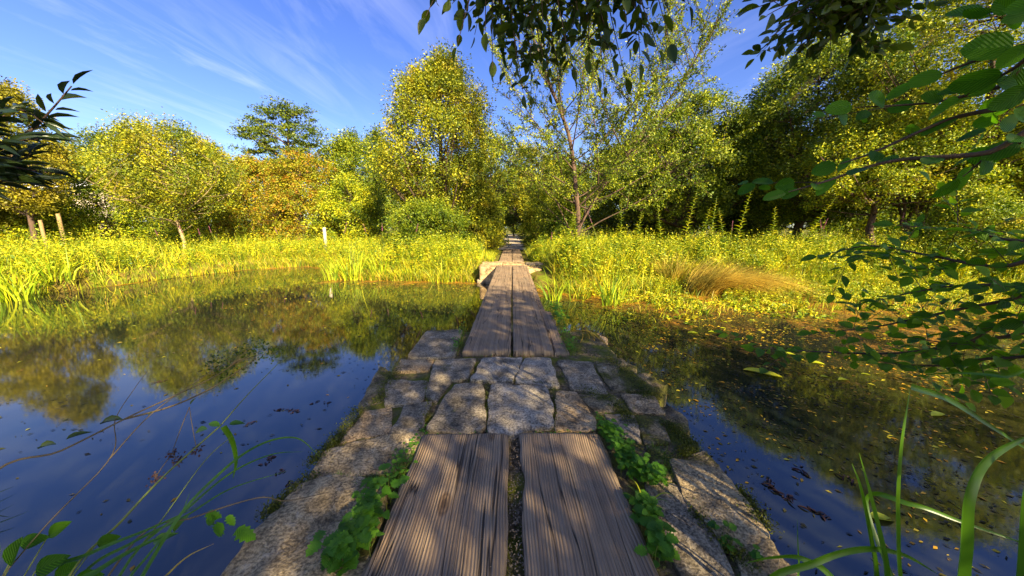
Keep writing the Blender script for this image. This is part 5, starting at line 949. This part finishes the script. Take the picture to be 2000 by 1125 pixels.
# ------------------------------------------------------------------ floating things
p = at(1490, 728, WZ + .012); g = G(); leaves(g, np.array([[-.17, .09, 0]]), np.array([[1, -.62, 0.0]]), np.array([[0, 0, 1.0]]), np.array([.40]), np.array([.13]), ROUND)
o = tag(g.build('lily_leaf', M['lily']), 'yellow lily leaf floating on the right water', 'lily leaf'); o.location = p
FL = [(1412,640),(1392,648),(1355,650),(1570,688),(1558,700),(1595,708),(1610,735),(1650,742),(1540,690),(1690,730),(1720,1010),(1840,812)]
for i, (px, py) in enumerate(FL):
    p = at(px, py, WZ + .006); g = G(); ll = .10 + .05 * (i % 3); leaves(g, np.array([[-ll / 2, 0, 0]]), np.array([[1, -.5 + .2 * (i % 4), 0]]), np.array([[0, 0, 1.0]]), np.array([ll]), np.array([ll * .4]), OVATE)
    o = tag(g.build('floating_leaf', M['lily_pale'] if 'lily_pale' in M else M['herb']), 'small pale leaf floating among the algae on the right water', 'floating leaf', 'small leaves floating on the right water'); o.location = p
DB = [(305,746),(318,744),(568,800),(576,803),(545,800),(614,786),(638,787),(486,828),(520,905),(530,895),(548,920),(565,945),(590,950),(1500,945),(1535,970),(1560,915),(1440,965),(1487,1000),(1590,1000),(1655,935)]
for i, (px, py) in enumerate(DB):
    p = at(px, py, WZ + .004); g = G(); m = 6 + i % 5; s = .026 if px < 1000 else .04; leaves(g, r.normal(0, s * .5, (m, 3)) * [1, 1, .04], rdir(r, m) * [1, 1, .12], rdir(r, m, 2.5), s * r.uniform(.5, 1.9, m), s * .35, LANCE)
    o = tag(g.build('floating_debris', M['seed']), 'dark bit of dead leaf floating on the ' + ('left' if px < 1000 else 'right') + ' water', 'dead leaf', 'dead leaves on the ' + ('left' if px < 1000 else 'right') + ' water'); o.location = p
# duckweed and broken algae: thousands of specks on the water, thick along the far bank and on the right
r = np.random.default_rng(21)
n = 170000; x = r.uniform(-14, 17, n); y = r.uniform(1.0, 13.5, n); dsh = shore(x) - y
den = np.clip(1 - dsh / 2.0, 0, 1) * .5 + np.clip((x - 1.1) / 1.2, 0, 1) * np.clip(1.15 - dsh / 8.5, 0, 1) * 1.3 + (x < -1) * .03
cl = noisef(np.stack([x, y * 1.6], -1), 1.6) + .6 * noisef(np.stack([x, y * 1.6], -1), 5.0, 3)
ok = (dsh > .0) & (r.uniform(size=n) < den * np.clip(.5 + 1.6 * cl, 0, 1.4)) & ~((np.abs(x) < 1.12) & ((y < 3.9) | (y > 10.0)))
x, y = x[ok], y[ok]; m = len(x); g = G(); ln = r.uniform(.015, .07, m) * np.clip(.5 + y / 8, .5, 1.6)
leaves(g, np.stack([x, y, np.full(m, WZ + .003)], -1), rdir(r, m) * [1, 1, .03] + [.5, -.2, 0], rdir(r, m, 4), ln, ln * r.uniform(.2, .6, m))
M['scum'] = leafmat('pond_scum', [(.03, .03, .004), (.12, .09, .006), (.36, .18, .008), (.38, .36, .02)], trans=.1, nscale=.9)
tag(g.build('pond_weed', M['scum']), 'orange and olive specks of weed floating on the pond', 'pond weed', kind='stuff')
n = 26000; x = 1.05 + 7 * r.uniform(0, 1, n) ** 1.3; y = r.uniform(.6, 7.5, n); cl = noisef(np.stack([x, y * 1.4], -1), 1.3, 8) + .7 * noisef(np.stack([x, y * 1.4], -1), 4.5, 9)
ok = (r.uniform(size=n) < np.clip(.42 + 1.5 * cl, .03, 1) * np.clip((x - .9) / 1.4, .15, 1)) & ~((x < 1.12) & (y < 3.9)); x, y = x[ok], y[ok]; m = len(x); g = G(); ln = r.uniform(.01, .045, m)
leaves(g, np.stack([x, y, np.full(m, WZ + .004)], -1), rdir(r, m) * [1, 1, .03] + [.6, -.5, 0], rdir(r, m, 4), ln, ln * r.uniform(.2, .5, m))
n = 5000; x = -1.1 - 9 * r.uniform(0, 1, n) ** 1.1; y = r.uniform(2.2, 8.5, n); cl = noisef(np.stack([x * .5, y * 1.6], -1), 1.1, 18); ok = (r.uniform(size=n) < np.clip(.1 + 1.6 * cl, 0, 1)) & (shore(x) - y > .2); x, y = x[ok], y[ok]; m = len(x); ln = r.uniform(.02, .07, m)
leaves(g, np.stack([x, y, np.full(m, WZ + .004)], -1), rdir(r, m) * [1, .3, .02], rdir(r, m, 4), ln, ln * r.uniform(.1, .3, m))
M['dark_scum'] = leafmat('pond_litter', [(.008, .008, .004), (.02, .018, .006), (.07, .06, .02)], trans=.05, nscale=.9)
tag(g.build('pond_litter', M['dark_scum']), 'dark rotting specks drifting on the pond near the causeway', 'pond litter', kind='stuff')
# dead stalks over the sunlit rock
p = at(1150, 655, 0); root = empty('dead_stalk', p, 'bundle of pale dead stalks drooping over the sunlit rock', 'dead stalks'); g = G()
for k in range(16):
    a = r.uniform(-.2, .2); e = np.array([.05 + a, -.15 + r.uniform(-.12, .12), -.03 + r.uniform(-.02, .05)]); tube(g, bez((-.12 + a * .5, .05, .03), (0, 0, .07 + r.uniform(0, .04)), e, 8), .0035, 4)
g.build('stalk', M['straw'], root)
